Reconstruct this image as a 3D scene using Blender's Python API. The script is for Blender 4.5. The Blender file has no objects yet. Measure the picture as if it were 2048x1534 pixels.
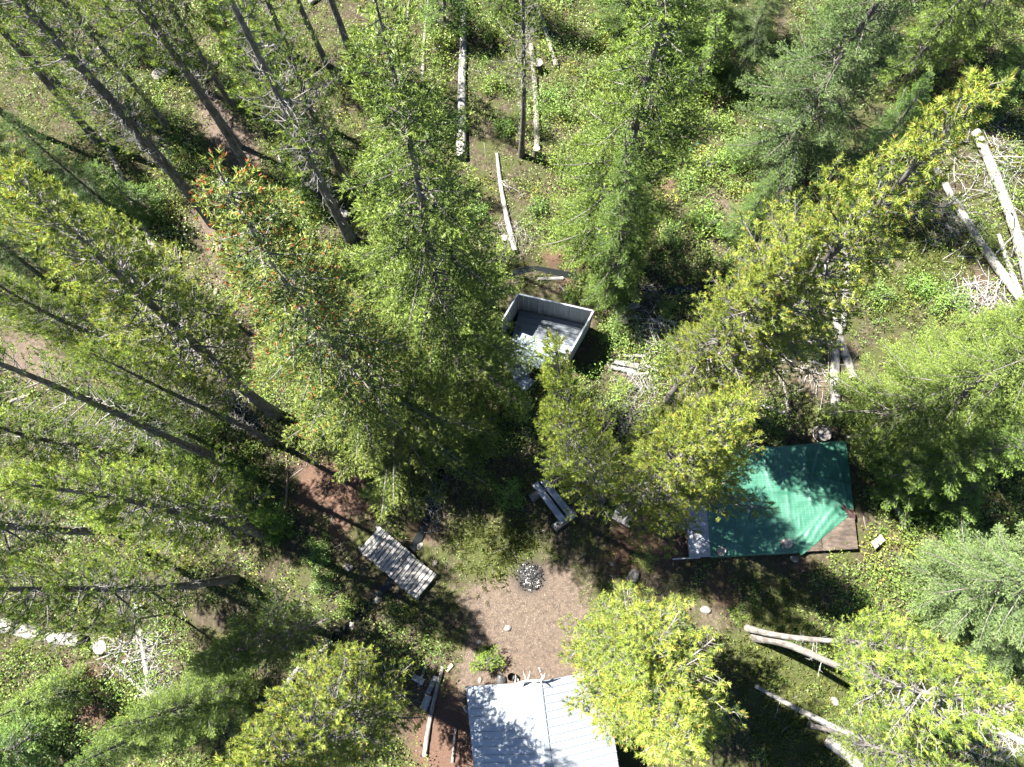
import bpy, math
import numpy as np
from mathutils import Matrix, Vector

sc = bpy.context.scene
COL = sc.collection
rng = np.random.default_rng(7)

# ------------------------------------------------------------------ camera, sky, sun, exposure
F, CX, CY, NAD, H = 1400.0, 1024.0, 767.0, (1065.0, 1153.0), 32.0
_d = np.array([NAD[0] - CX, -(NAD[1] - CY), -F]); _d /= np.linalg.norm(_d)
_z = -_d
_x = np.array([1, 0, 0.]) - _z * _z[0]; _x /= np.linalg.norm(_x)
_y = np.cross(_z, _x)
ROT = np.stack([_x, _y, _z])
cam_data = bpy.data.cameras.new('camera')
cam = bpy.data.objects.new('camera', cam_data); COL.objects.link(cam)
cam_data.sensor_width = 36.0; cam_data.lens = F / 2048 * 36.0
cam_data.clip_end = 1000.0
m4 = Matrix([list(r) + [0] for r in ROT.tolist()] + [[0, 0, 0, 1]])
m4.translation = (0, 0, H)
cam.matrix_world = m4
sc.camera = cam

SUN_AZ, SUN_EL = math.radians(153.0), math.radians(56.0)      # azimuth of the sun from +x, counter-clockwise
sx, sy, sz = math.cos(SUN_AZ) * math.cos(SUN_EL), math.sin(SUN_AZ) * math.cos(SUN_EL), math.sin(SUN_EL)
world = bpy.data.worlds.new('World'); sc.world = world; world.use_nodes = True
wn = world.node_tree.nodes; wl = world.node_tree.links; wn.clear()
sky = wn.new('ShaderNodeTexSky'); sky.sky_type = 'NISHITA'; sky.sun_disc = False
sky.altitude = 2200.0; sky.air_density = 0.8; sky.dust_density = 0.3     # clear mountain air
sky.sun_elevation = SUN_EL; sky.sun_rotation = math.atan2(sx, sy)
bg = wn.new('ShaderNodeBackground'); bg.inputs['Strength'].default_value = 0.05
wo = wn.new('ShaderNodeOutputWorld')
wl.new(sky.outputs[0], bg.inputs[0]); wl.new(bg.outputs[0], wo.inputs[0])
sun_data = bpy.data.lights.new('sun', 'SUN'); sun_data.energy = 5.0; sun_data.angle = math.radians(0.5)
sun_data.color = (1.0, 0.96, 0.88)
sun = bpy.data.objects.new('sun', sun_data); COL.objects.link(sun)
sun.rotation_euler = Vector((sx, sy, sz)).to_track_quat('Z', 'Y').to_euler()
sun.location = (sx * 60, sy * 60, sz * 60)
vs = sc.view_settings
vs.view_transform = 'Standard'; vs.look = 'None'; vs.gamma = 1.0; vs.use_curve_mapping = False
vs.exposure = 2.4
sc.render.engine = 'CYCLES'
sc.cycles.max_bounces = 3; sc.cycles.diffuse_bounces = 1; sc.cycles.transmission_bounces = 2
sc.cycles.use_adaptive_sampling = True; sc.cycles.adaptive_threshold = 0.03
sc.cycles.glossy_bounces = 2; sc.cycles.transparent_max_bounces = 4
sc.cycles.caustics_reflective = False; sc.cycles.caustics_refractive = False


def G(px, py, z=0.0):
    """point of the place (metres) at height z for a spot read off the photograph"""
    v = ROT @ np.array([px - CX, -(py - CY), -F])
    t = (z - H) / v[2]
    return np.array([v[0] * t, v[1] * t, z])


# ------------------------------------------------------------------ smooth noise, terrain height
_nr = np.random.default_rng(3)
_ND = []
for o in range(4):
    for k in range(7):
        a = _nr.random() * 6.28; w = 2 ** o * (0.7 + 0.6 * _nr.random())
        _ND.append((math.cos(a) * w, math.sin(a) * w, _nr.random() * 6.28, 0.55 ** o))


def noise(x, y, scale=1.0, off=0.0):
    s = 0
    for a, b, c, w in _ND:
        s = s + w * np.sin((a * x + b * y) * scale + c + off * (1 + w))
    return s / 6.5            # about -1 .. 1


CREEK_PX = [(1470, 556), (1400, 572), (1320, 578), (1240, 560), (1150, 548), (1070, 530), (1010, 545), (960, 640), (915, 760),
            (893, 860), (880, 950), (862, 1010), (838, 1075), (800, 1130), (760, 1186), (712, 1238), (650, 1290), (585, 1365), (528, 1430), (470, 1500), (430, 1560)]
CREEK = np.array([G(*p)[:2] for p in CREEK_PX])
POOL_PX = [(440, 778), (462, 806), (500, 835), (512, 860)]
POOL = np.array([G(*p)[:2] for p in POOL_PX])


def seg_dist(x, y, pts):
    d = np.full(np.shape(x), 1e9)
    for a, b in zip(pts[:-1], pts[1:]):
        ab = b - a; L = ab @ ab
        t = np.clip(((x - a[0]) * ab[0] + (y - a[1]) * ab[1]) / L, 0, 1)
        d = np.minimum(d, np.hypot(x - a[0] - t * ab[0], y - a[1] - t * ab[1]))
    return d


def gz(x, y):
    x = np.asarray(x, float); y = np.asarray(y, float)
    z = 0.10 * noise(x, y, 0.35) + 0.03 * noise(x, y, 1.9, 2.0)
    fl = np.exp(-((x - 0.2) ** 2 + (y + 1.6) ** 2) / 14.0)     # the trodden clearing is flat
    z = z * (1 - 0.85 * fl)
    dc = np.minimum(seg_dist(x, y, CREEK), seg_dist(x, y, POOL))
    z = z - 0.42 * np.exp(-(dc / 0.42) ** 2)
    return z


def GG(px, py, dz=0.0):
    p = G(px, py); p[2] = float(gz(p[0], p[1])) + dz
    return p


# ------------------------------------------------------------------ mesh helpers
class MB:
    def __init__(s): s.v = []; s.f = []; s.c = []; s.n = 0
    def add(s, v, f, col=None):
        v = np.asarray(v, float).reshape(-1, 3); f = np.asarray(f, int)
        s.v.append(v); s.f.append(f + s.n); s.n += len(v)
        if col is None: col = (1, 1, 1)
        col = np.asarray(col, float); c = np.ones((len(v), 4)); c[:, :col.shape[-1]] = col; s.c.append(c)
    def mesh(s, name, mat, smooth=False, color=False):
        me = bpy.data.meshes.new(name)
        v = np.concatenate(s.v).astype(np.float32)
        me.vertices.add(len(v)); me.vertices.foreach_set('co', v.ravel())
        tot = np.concatenate([np.full(len(f), f.shape[1]) for f in s.f])
        li = np.concatenate([f.ravel() for f in s.f]).astype(np.int32)
        me.loops.add(len(li)); me.loops.foreach_set('vertex_index', li)
        me.polygons.add(len(tot))
        st = np.concatenate([[0], np.cumsum(tot)[:-1]]).astype(np.int32)
        me.polygons.foreach_set('loop_start', st)
        try: me.polygons.foreach_set('loop_total', tot.astype(np.int32))
        except Exception: pass
        if color:
            at = me.attributes.new('col', 'FLOAT_COLOR', 'POINT')
            at.data.foreach_set('color', np.concatenate(s.c).astype(np.float32).ravel())
        me.update(calc_edges=True)
        me.polygons.foreach_set('use_smooth', np.full(len(tot), smooth))
        if mat: me.materials.append(mat)
        return me
    def build(s, name, mat, parent=None, smooth=False, color=False):
        return link(name, s.mesh(name, mat, smooth, color), parent)


def link(name, me, parent=None):
    o = bpy.data.objects.new(name, me); COL.objects.link(o)
    if parent is not None: o.parent = parent
    return o


def tag(o, label=None, cat=None, group=None, kind=None):
    if label: o['label'] = label
    if cat: o['category'] = cat
    if group: o['group'] = group
    if kind: o['kind'] = kind
    return o


def empty(name, loc, label=None, cat=None, group=None, rz=0.0):
    o = bpy.data.objects.new(name, None); COL.objects.link(o)
    o.empty_display_size = 0.2
    o.location = [float(c) for c in loc]; o.rotation_euler = (0, 0, rz)
    return tag(o, label, cat, group)


def nrm(a): return a / (np.linalg.norm(a, axis=-1, keepdims=True) + 1e-9)


def tubes(P, R, sides=4, cap=True):
    """batch of tubes. P (n,m,3), R (n,m) -> verts, quads, (caps as fans)"""
    P = np.asarray(P, float); R = np.asarray(R, float)
    n, m, _ = P.shape
    T = np.gradient(P, axis=1); T = nrm(T)
    D = nrm(P[:, -1] - P[:, 0])
    ref = np.where(np.abs(D[:, 2:3]) > 0.8, np.array([[1., 0, 0]]), np.array([[0, 0, 1.]]))
    U = nrm(np.cross(T, ref[:, None, :])); W = np.cross(T, U)
    a = np.arange(sides) / sides * 2 * math.pi
    V = P[:, :, None] + R[:, :, None, None] * (np.cos(a)[None, None, :, None] * U[:, :, None] + np.sin(a)[None, None, :, None] * W[:, :, None])
    idx = np.arange(n * m * sides).reshape(n, m, sides)
    nx = np.roll(idx, -1, axis=2)
    q = np.stack([idx[:, :-1], idx[:, 1:], nx[:, 1:], nx[:, :-1]], -1).reshape(-1, 4)
    return V.reshape(-1, 3), q, idx


def add_tube(mb, pts, rad, sides=8, cap=True, col=None, jit=0.0, r=None):
    pts = np.asarray(pts, float)[None]; rad = np.asarray(rad, float)[None]
    v, q, idx = tubes(pts, rad, sides)
    if jit and r is not None:
        ctr = np.repeat(pts[0], sides, axis=0)
        k = 1 + jit * np.tile(r.normal(size=sides), pts.shape[1]) + 0.4 * jit * r.normal(size=len(v))
        v = ctr + (v - ctr) * k[:, None]
    base = mb.n
    mb.add(v, q, col)
    if cap:
        for ring, flip in ((idx[0, 0], False), (idx[0, -1], True)):
            c = v[ring].mean(0)
            mb.add(np.vstack([v[ring], c]), [[i, (i + 1) % sides, sides] if flip else [(i + 1) % sides, i, sides] for i in range(sides)], col)


def add_box(mb, c, s, rz=0.0, M=None, col=None):
    h = np.array(s) / 2.0
    k = np.array([[-1, -1, -1], [1, -1, -1], [1, 1, -1], [-1, 1, -1], [-1, -1, 1], [1, -1, 1], [1, 1, 1], [-1, 1, 1]]) * h
    if M is None: M = np.array([[math.cos(rz), -math.sin(rz), 0], [math.sin(rz), math.cos(rz), 0], [0, 0, 1]])
    mb.add(k @ np.asarray(M).T + np.asarray(c), [[0, 3, 2, 1], [4, 5, 6, 7], [0, 1, 5, 4], [1, 2, 6, 5], [2, 3, 7, 6], [3, 0, 4, 7]], col)


def bevel_box(mb, c, s, b=0.01, rz=0.0, M=None, col=None):
    """box with chamfered upright and top edges"""
    X, Y, Z = np.array(s) / 2.0
    def ring(x, y, bb, z): return [[-x + bb, -y, z], [x - bb, -y, z], [x, -y + bb, z], [x, y - bb, z], [x - bb, y, z], [-x + bb, y, z], [-x, y - bb, z], [-x, -y + bb, z]]
    v = np.array(ring(X, Y, b, -Z) + ring(X, Y, b, Z - b) + ring(X - b, Y - b, b, Z))
    q = [[i + r * 8, (i + 1) % 8 + r * 8, (i + 1) % 8 + r * 8 + 8, i + r * 8 + 8] for r in range(2) for i in range(8)]
    if M is None: M = np.array([[math.cos(rz), -math.sin(rz), 0], [math.sin(rz), math.cos(rz), 0], [0, 0, 1]])
    v = v @ np.asarray(M).T + np.asarray(c)
    base = mb.n
    mb.add(v, q, col)
    mb.add(v[16:24], [[0, 1, 2, 3, 4, 5, 6, 7]], col); mb.add(v[0:8], [[7, 6, 5, 4, 3, 2, 1, 0]], col)


# ------------------------------------------------------------------ materials
def newmat(name):
    m = bpy.data.materials.new(name); m.use_nodes = True
    n = m.node_tree.nodes; l = m.node_tree.links
    b = n['Principled BSDF']
    return m, n, l, b


def ramp(n, l, src, stops):
    r = n.new('ShaderNodeValToRGB'); e = r.color_ramp.elements
    while len(e) < len(stops): e.new(0.5)
    for el, (p, c) in zip(e, stops): el.position = p; el.color = (*c, 1)
    l.new(src, r.inputs[0]); return r


def tex_noise(n, l, coord, scale, detail=6, rough=0.6, stretch=None):
    t = n.new('ShaderNodeTexNoise'); t.inputs['Scale'].default_value = scale
    t.inputs['Detail'].default_value = detail; t.inputs['Roughness'].default_value = rough
    if stretch:
        mp = n.new('ShaderNodeMapping'); mp.inputs['Scale'].default_value = stretch
        l.new(coord, mp.inputs[0]); coord = mp.outputs[0]
    l.new(coord, t.inputs['Vector'])
    return t


def bump(n, l, b, src, strength, dist):
    bp = n.new('ShaderNodeBump'); bp.inputs['Strength'].default_value = strength; bp.inputs['Distance'].default_value = dist
    l.new(src, bp.inputs['Height']); l.new(bp.outputs[0], b.inputs['Normal'])


def foliage_mat(name, trans=0.32, rough=0.5, tr_tint=(1.1, 1.15, 0.55)):
    m, n, l, b = newmat(name)
    at = n.new('ShaderNodeAttribute'); at.attribute_name = 'col'
    oi = n.new('ShaderNodeObjectInfo')
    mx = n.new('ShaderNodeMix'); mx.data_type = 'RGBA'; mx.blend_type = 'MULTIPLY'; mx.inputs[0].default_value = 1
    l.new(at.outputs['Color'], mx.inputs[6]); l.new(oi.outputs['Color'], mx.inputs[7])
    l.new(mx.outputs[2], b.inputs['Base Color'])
    b.inputs['Roughness'].default_value = rough
    b.inputs['Specular IOR Level'].default_value = 0.35
    tr = n.new('ShaderNodeBsdfTranslucent')
    m2 = n.new('ShaderNodeMix'); m2.data_type = 'RGBA'; m2.blend_type = 'MULTIPLY'; m2.inputs[0].default_value = 1
    l.new(mx.outputs[2], m2.inputs[6]); m2.inputs[7].default_value = (*tr_tint, 1)
    l.new(m2.outputs[2], tr.inputs[0])
    ms = n.new('ShaderNodeMixShader'); ms.inputs[0].default_value = trans
    l.new(b.outputs[0], ms.inputs[1]); l.new(tr.outputs[0], ms.inputs[2])
    l.new(ms.outputs[0], n['Material Output'].inputs[0])
    return m


def wood_mat(name, c0, c1, c2, scale=2.0, stretch=(1, 1, 0.12), rough=0.85, bstr=0.5, bdist=0.012, rand=0.25, fine=18):
    """bark / weathered wood: streaks along local z (or the given stretch), flecks, per-object shift"""
    m, n, l, b = newmat(name)
    tc = n.new('ShaderNodeTexCoord')
    oi = n.new('ShaderNodeObjectInfo')
    ad = n.new('ShaderNodeVectorMath'); ad.operation = 'ADD'
    sc_ = n.new('ShaderNodeMath'); sc_.operation = 'MULTIPLY'; sc_.inputs[1].default_value = 37.0
    l.new(oi.outputs['Random'], sc_.inputs[0]); l.new(tc.outputs['Object'], ad.inputs[0]); l.new(sc_.outputs[0], ad.inputs[1])
    t1 = tex_noise(n, l, ad.outputs[0], scale, 5, 0.65)
    t2 = tex_noise(n, l, ad.outputs[0], fine, 6, 0.7, stretch)
    mi = n.new('ShaderNodeMix'); mi.data_type = 'FLOAT'; mi.inputs[0].default_value = 0.55
    l.new(t1.outputs[0], mi.inputs[2]); l.new(t2.outputs[0], mi.inputs[3])
    r = ramp(n, l, mi.outputs[0], [(0.36, c0), (0.5, c1), (0.63, c2)])
    hs = n.new('ShaderNodeHueSaturation')
    mr = n.new('ShaderNodeMapRange'); mr.inputs[3].default_value = 1 - rand; mr.inputs[4].default_value = 1 + rand
    l.new(oi.outputs['Random'], mr.inputs[0]); l.new(mr.outputs[0], hs.inputs['Value'])
    l.new(r.outputs[0], hs.inputs['Color']); l.new(hs.outputs[0], b.inputs['Base Color'])
    b.inputs['Roughness'].default_value = rough; b.inputs['Specular IOR Level'].default_value = 0.25
    bump(n, l, b, t2.outputs[0], bstr, bdist)
    return m


M_NEEDLE = foliage_mat('pine_needles', 0.26)
M_FIR = foliage_mat('fir_needles', 0.2)
M_LEAF = foliage_mat('leaf_green', 0.25, 0.42)
M_GRASS = foliage_mat('grass_blades', 0.35, 0.5)
M_BARK = wood_mat('pine_bark', (0.04, 0.035, 0.031), (0.125, 0.11, 0.10), (0.25, 0.228, 0.21), 2.5)
M_LIMB = wood_mat('limb_bark', (0.07, 0.065, 0.058), (0.15, 0.14, 0.128), (0.27, 0.255, 0.24), 5, (1, 1, 1))
M_DEAD = wood_mat('dead_twig', (0.15, 0.14, 0.13), (0.28, 0.27, 0.258), (0.42, 0.41, 0.395), 5, (1, 1, 1))
M_SILVER = wood_mat('silver_log', (0.06, 0.053, 0.046), (0.25, 0.237, 0.218), (0.46, 0.44, 0.41), 1.6, (1, 1, 0.10), fine=14, rand=0.15)  # darkest tone: grain plus mottled shade put into the wood colour
M_GREYLOG = wood_mat('grey_log', (0.07, 0.06, 0.052), (0.20, 0.18, 0.16), (0.36, 0.33, 0.30), 1.8, (1, 1, 0.10), fine=14)
M_CHAR = wood_mat('dark_log', (0.02, 0.018, 0.016), (0.06, 0.05, 0.044), (0.16, 0.14, 0.12), 1.8, (1, 1, 0.10))
M_CUT = wood_mat('cut_wood', (0.22, 0.16, 0.10), (0.38, 0.30, 0.20), (0.50, 0.42, 0.31), 3, (1, 1, 1), fine=9)
M_CUTGREY = wood_mat('cut_wood_grey', (0.17, 0.15, 0.13), (0.30, 0.27, 0.24), (0.42, 0.39, 0.35), 3, (1, 1, 1), fine=9)
M_PLANK = wood_mat('weathered_plank', (0.13, 0.12, 0.11), (0.31, 0.295, 0.28), (0.44, 0.425, 0.405), 1.5, (0.08, 1, 1), fine=26, rand=0.10, bdist=0.004)
M_BENCH = wood_mat('bench_plank', (0.09, 0.09, 0.09), (0.26, 0.265, 0.275), (0.40, 0.41, 0.43), 1.7, (0.07, 1, 1), fine=22, rand=0.1, bdist=0.006)
M_BROWN = wood_mat('brown_board', (0.07, 0.05, 0.035), (0.16, 0.115, 0.08), (0.27, 0.20, 0.145), 1.5, (0.1, 1, 1), fine=22, rand=0.2, bdist=0.004)
M_PLY = wood_mat('plywood_deck', (0.028, 0.022, 0.018), (0.068, 0.052, 0.041), (0.125, 0.098, 0.078), 1.6, (0.2, 1, 1), fine=16, rand=0.08, bdist=0.002)
M_GREYBOARD = wood_mat('grey_board', (0.22, 0.225, 0.24), (0.31, 0.315, 0.335), (0.40, 0.405, 0.42), 0.9, (1, .3, 1), fine=12, rand=0.05, bdist=0.002)
M_STONE = wood_mat('granite_stone', (0.10, 0.09, 0.08), (0.21, 0.19, 0.17), (0.36, 0.33, 0.30), 4, (1, 1, 1), fine=30, rand=0.2, bdist=0.01)
M_BONE = wood_mat('antler_bone', (0.5, 0.46, 0.40), (0.66, 0.63, 0.57), (0.75, 0.73, 0.68), 5, (1, 1, 1), fine=20, rand=0.03, bdist=0.002)


def metal_mat(name, col, rough=0.38, metallic=0.0, dirt=0.35, dcol=(0.20, 0.18, 0.16)):
    m, n, l, b = newmat(name)
    tc = n.new('ShaderNodeTexCoord')
    t = tex_noise(n, l, tc.outputs['Object'], 1.3, 8, 0.7)
    t2 = tex_noise(n, l, tc.outputs['Object'], 14, 5, 0.6)
    mu = n.new('ShaderNodeMath'); mu.operation = 'MULTIPLY'; l.new(t.outputs[0], mu.inputs[0]); l.new(t2.outputs[0], mu.inputs[1])
    r = ramp(n, l, mu.outputs[0], [(0.20, col), (0.42, tuple(c * (1 - dirt) + d * dirt for c, d in zip(col, dcol)))])
    l.new(r.outputs[0], b.inputs['Base Color'])
    b.inputs['Metallic'].default_value = metallic
    rr = n.new('ShaderNodeMapRange'); rr.inputs[3].default_value = rough - 0.08; rr.inputs[4].default_value = rough + 0.15
    l.new(t.outputs[0], rr.inputs[0]); l.new(rr.outputs[0], b.inputs['Roughness'])
    bump(n, l, b, t.outputs[0], 0.15, 0.01)
    return m


M_ROOF = metal_mat('roof_metal', (0.275, 0.30, 0.335), 0.36, 0.15)
M_SHEET = metal_mat('wall_sheet_metal', (0.30, 0.33, 0.35), 0.42, 0.1, 0.3)
M_FLOORMETAL = metal_mat('floor_sheet_metal', (0.17, 0.195, 0.225), 0.4, 0.1, 0.4)
M_BLUESHEET = metal_mat('pale_blue_sheet', (0.16, 0.20, 0.25), 0.4, 0.1, 0.3)
M_PIPE = metal_mat('pipe_metal', (0.45, 0.46, 0.47), 0.35, 0.6)
M_BLACK = metal_mat('black_plastic', (0.02, 0.02, 0.022), 0.5, 0.0, 0.2)


def ground_mat():
    m, n, l, b = newmat('forest_floor')
    tc = n.new('ShaderNodeTexCoord'); P = tc.outputs['Object']
    at = n.new('ShaderNodeAttribute'); at.attribute_name = 'col'
    sp = n.new('ShaderNodeSeparateColor'); l.new(at.outputs['Color'], sp.inputs[0])
    big = tex_noise(n, l, P, 0.9, 8, 0.65)
    mid = tex_noise(n, l, P, 5.0, 8, 0.75)
    fine = tex_noise(n, l, P, 34.0, 6, 0.8)
    duff = ramp(n, l, mid.outputs[0], [(0.30, (0.022, 0.016, 0.012)), (0.48, (0.050, 0.040, 0.029)), (0.62, (0.10, 0.080, 0.058)), (0.75, (0.26, 0.22, 0.175))])
    dirt = ramp(n, l, fine.outputs[0], [(0.30, (0.030, 0.023, 0.018)), (0.46, (0.088, 0.068, 0.055)), (0.58, (0.142, 0.112, 0.091)), (0.68, (0.38, 0.32, 0.27))])
    dirt2 = ramp(n, l, mid.outputs[0], [(0.33, (0.5, 0.5, 0.51)), (0.52, (1.0, 0.98, 0.95)), (0.68, (1.25, 1.2, 1.12))])
    mdd = n.new('ShaderNodeMix'); mdd.data_type = 'RGBA'; mdd.blend_type = 'MULTIPLY'; mdd.inputs[0].default_value = 1
    l.new(dirt.outputs[0], mdd.inputs[6]); l.new(dirt2.outputs[0], mdd.inputs[7])
    red = ramp(n, l, fine.outputs[0], [(0.30, (0.040, 0.024, 0.017)), (0.52, (0.105, 0.064, 0.046)), (0.72, (0.24, 0.165, 0.125))])
    moss = ramp(n, l, fine.outputs[0], [(0.30, (0.020, 0.024, 0.008)), (0.50, (0.050, 0.058, 0.020)), (0.70, (0.12, 0.12, 0.05))])
    def mix(a, bb, f):
        x = n.new('ShaderNodeMix'); x.data_type = 'RGBA'; l.new(f, x.inputs[0]); l.new(a, x.inputs[6]); l.new(bb, x.inputs[7]); return x.outputs[2]
    def patchy(f, w=0.35):
        # break the soft weight up with noise so borders are ragged
        a = n.new('ShaderNodeMath'); a.operation = 'SUBTRACT'; l.new(mid.outputs[0], a.inputs[0]); a.inputs[1].default_value = 0.5
        s = n.new('ShaderNodeMath'); s.operation = 'MULTIPLY_ADD'; l.new(a.outputs[0], s.inputs[0]); s.inputs[1].default_value = 1.6; l.new(f, s.inputs[2])
        r = n.new('ShaderNodeMapRange'); r.inputs[1].default_value = 0.5 - w; r.inputs[2].default_value = 0.5 + w; l.new(s.outputs[0], r.inputs[0]); return r.outputs[0]
    mossf = n.new('ShaderNodeMapRange'); mossf.inputs[1].default_value = 0.42; mossf.inputs[2].default_value = 0.60; l.new(big.outputs[0], mossf.inputs[0])
    c = mix(duff.outputs[0], moss.outputs[0], mossf.outputs[0])
    c = mix(c, moss.outputs[0], patchy(sp.outputs[1]))
    c = mix(c, red.outputs[0], patchy(sp.outputs[2]))
    c = mix(c, mdd.outputs[2], patchy(sp.outputs[0], 0.25))
    ash = ramp(n, l, fine.outputs[0], [(0.35, (0.010, 0.010, 0.010)), (0.55, (0.035, 0.033, 0.032)), (0.7, (0.16, 0.15, 0.14))])
    c = mix(c, ash.outputs[0], patchy(at.outputs['Alpha'], .3))
    l.new(c, b.inputs['Base Color'])
    b.inputs['Roughness'].default_value = 0.95; b.inputs['Specular IOR Level'].default_value = 0.1
    bump(n, l, b, fine.outputs[0], 0.8, 0.03)
    return m


M_GROUND = ground_mat()


def water_mat():
    m, n, l, b = newmat('creek_water')
    tc = n.new('ShaderNodeTexCoord')
    t = tex_noise(n, l, tc.outputs['Object'], 6, 4)
    b.inputs['Base Color'].default_value = (0.012, 0.014, 0.014, 1)
    b.inputs['Roughness'].default_value = 0.06; b.inputs['IOR'].default_value = 1.33
    bump(n, l, b, t.outputs[0], 0.25, 0.02)
    return m


M_WATER = water_mat()


def tarp_mat():
    m, n, l, b = newmat('green_tarp')
    tc = n.new('ShaderNodeTexCoord')
    mp = n.new('ShaderNodeMapping'); mp.inputs['Rotation'].default_value = (0, 0, math.radians(-2)); l.new(tc.outputs['Object'], mp.inputs[0])
    sep = n.new('ShaderNodeSeparateXYZ'); l.new(mp.outputs[0], sep.inputs[0])
    def lines(sock, per, wid):
        a = n.new('ShaderNodeMath'); a.operation = 'MULTIPLY'; a.inputs[1].default_value = 1 / per; l.new(sock, a.inputs[0])
        f = n.new('ShaderNodeMath'); f.operation = 'FRACT'; l.new(a.outputs[0], f.inputs[0])
        g = n.new('ShaderNodeMath'); g.operation = 'LESS_THAN'; g.inputs[1].default_value = wid; l.new(f.outputs[0], g.inputs[0]); return g.outputs[0]
    l1 = lines(sep.outputs[0], 0.17, 0.14); l2 = lines(sep.outputs[1], 0.11, 0.16)
    mx = n.new('ShaderNodeMath'); mx.operation = 'MAXIMUM'; l.new(l1, mx.inputs[0]); l.new(l2, mx.inputs[1])
    t = tex_noise(n, l, tc.outputs['Object'], 1.4, 6, 0.6)
    t2 = tex_noise(n, l, tc.outputs['Object'], 9, 6, 0.7)
    tf = n.new('ShaderNodeMapRange'); tf.inputs[1].default_value = .42; tf.inputs[2].default_value = .68; tf.inputs[4].default_value = .55; l.new(t.outputs[0], tf.inputs[0])
    w = n.new('ShaderNodeMath'); w.operation = 'MULTIPLY'; l.new(mx.outputs[0], w.inputs[0]); l.new(tf.outputs[0], w.inputs[1])
    r = ramp(n, l, t.outputs[0], [(0.3, (0.020, 0.088, 0.056)), (0.7, (0.046, 0.145, 0.098))])
    mi = n.new('ShaderNodeMix'); mi.data_type = 'RGBA'; l.new(w.outputs[0], mi.inputs[0]); l.new(r.outputs[0], mi.inputs[6]); mi.inputs[7].default_value = (0.13, 0.25, 0.19, 1)  # paler weave lines, their whitish reflections put into the colour
    l.new(mi.outputs[2], b.inputs['Base Color'])
    b.inputs['Roughness'].default_value = 0.36; b.inputs['Specular IOR Level'].default_value = 0.55
    bump(n, l, b, t2.outputs[0], 0.35, 0.02)
    return m


M_TARP = tarp_mat()
M_TARPBACK = metal_mat('tarp_underside', (0.030, 0.012, 0.011), 0.5, 0, 0.5, (0.07, 0.04, 0.035))

# ------------------------------------------------------------------ the ground
# trodden or bare spots: (px, py, radius m, kind 0 dirt / 1 moss-grass / 2 red needle duff)
ZONES = [(1010, 1225, 1.5, 0, 1.0), (1060, 1270, 1.9, 0, 1.1), (1000, 1325, 1.6, 0, 1.0), (1050, 1330, 2.0, 0, 1.0), (1085, 1180, 1.2, 0, .9), (1130, 1160, 0.9, 0, .6), (1120, 1250, 1.1, 0, .8),
         (955, 1370, .9, 0, .9), (1180, 1230, .9, 0, .5), (1150, 1330, 1.5, 0, .9), (950, 1190, .9, 0, .55), (1420, 1240, .8, 0, .6), (1010, 1375, 1.5, 0, 1.0),
         (1310, 1085, 1.4, 2, 1.2), (1270, 1060, 1.0, 2, 1.0), (1370, 1070, 1.0, 2, .9), (1235, 1120, .9, 2, .7), (1390, 920, 1.3, 2, 1.), (890, 1480, 1.6, 2, 1.1), (880, 1400, 1.2, 2, .9), (910, 1520, 1.6, 2, 1.),
         (1300, 1140, 1.0, 0, .5), (1450, 1180, 1.3, 2, .6), (1600, 1140, 1.3, 2, .5),
         (420, 210, 1.0, 0, .8), (440, 250, 1.2, 0, .9), (470, 290, 1.3, 0, .95), (500, 330, 1.0, 0, .8), (400, 90, 1.0, 0, .6), (395, 150, .9, 0, .6), (415, 395, 1.2, 0, .9), (430, 440, 1.2, 0, 1.),
         (425, 500, .8, 0, .9), (440, 560, .8, 0, .7), (475, 620, .8, 0, .7), (500, 670, .8, 0, .6), (515, 720, .8, 0, .6), (370, 540, .8, 0, .6), (40, 700, 1.6, 0, .8), (80, 740, 1.2, 0, .6),
         (640, 950, 1.2, 2, .9), (690, 980, 1.3, 2, 1.), (610, 1000, 1.0, 2, .7), (680, 1050, .8, 2, .7), (840, 1060, .8, 2, .7), (730, 1000, .8, 2, .8),
         (1110, 510, .7, 2, 1.1), (1135, 565, .7, 2, .7), (1325, 370, .7, 2, 1.2), (1440, 400, 1.0, 0, .5), (1480, 430, .9, 0, .6), (1780, 520, 1., 0, .6), (1955, 580, 1.2, 2, .8), (1900, 600, .9, 0, .5), (1990, 265, 1.2, 0, .6),
         (1230, 620, .8, 0, .6), (1190, 585, .6, 0, .5), (1590, 720, 1.2, 0, .6), (1640, 770, 1., 0, .6), (1250, 760, .8, 0, .6), (1300, 650, 1.2, 0, .5),
         (190, 1420, .9, 2, .9), (160, 1360, .9, 2, .7), (230, 1310, 1., 2, .7), (270, 1250, .8, 2, .8), (1800, 1080, .7, 2, .8), (1700, 960, .7, 0, .5),
         (960, 1090, 1.5, 1, .9), (1000, 1120, 1.2, 1, .8), (1040, 1085, 1.2, 1, .7), (1600, 1400, 3.0, 1, 1.), (1700, 1430, 2.5, 1, 1.), (1560, 1310, 1.8, 1, .8), (1850, 520, 2.2, 1, .9), (1780, 590, 1.6, 1, .8), (1560, 1180, 2, 1, .5), (1250, 1100, 1.2, 1, .5)]
ZW = [(G(a, b)[:2], r, k, w) for a, b, r, k, w in ZONES]


def zone(x, y, kind):
    s = np.zeros(np.shape(x))
    for c, r, k, w in ZW:
        if k == kind: s = s + w * np.exp(-((x - c[0]) ** 2 + (y - c[1]) ** 2) / (r * r * 0.75))
    return np.clip(s, 0, 1.2)


FP = G(1060, 1153)


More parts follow.
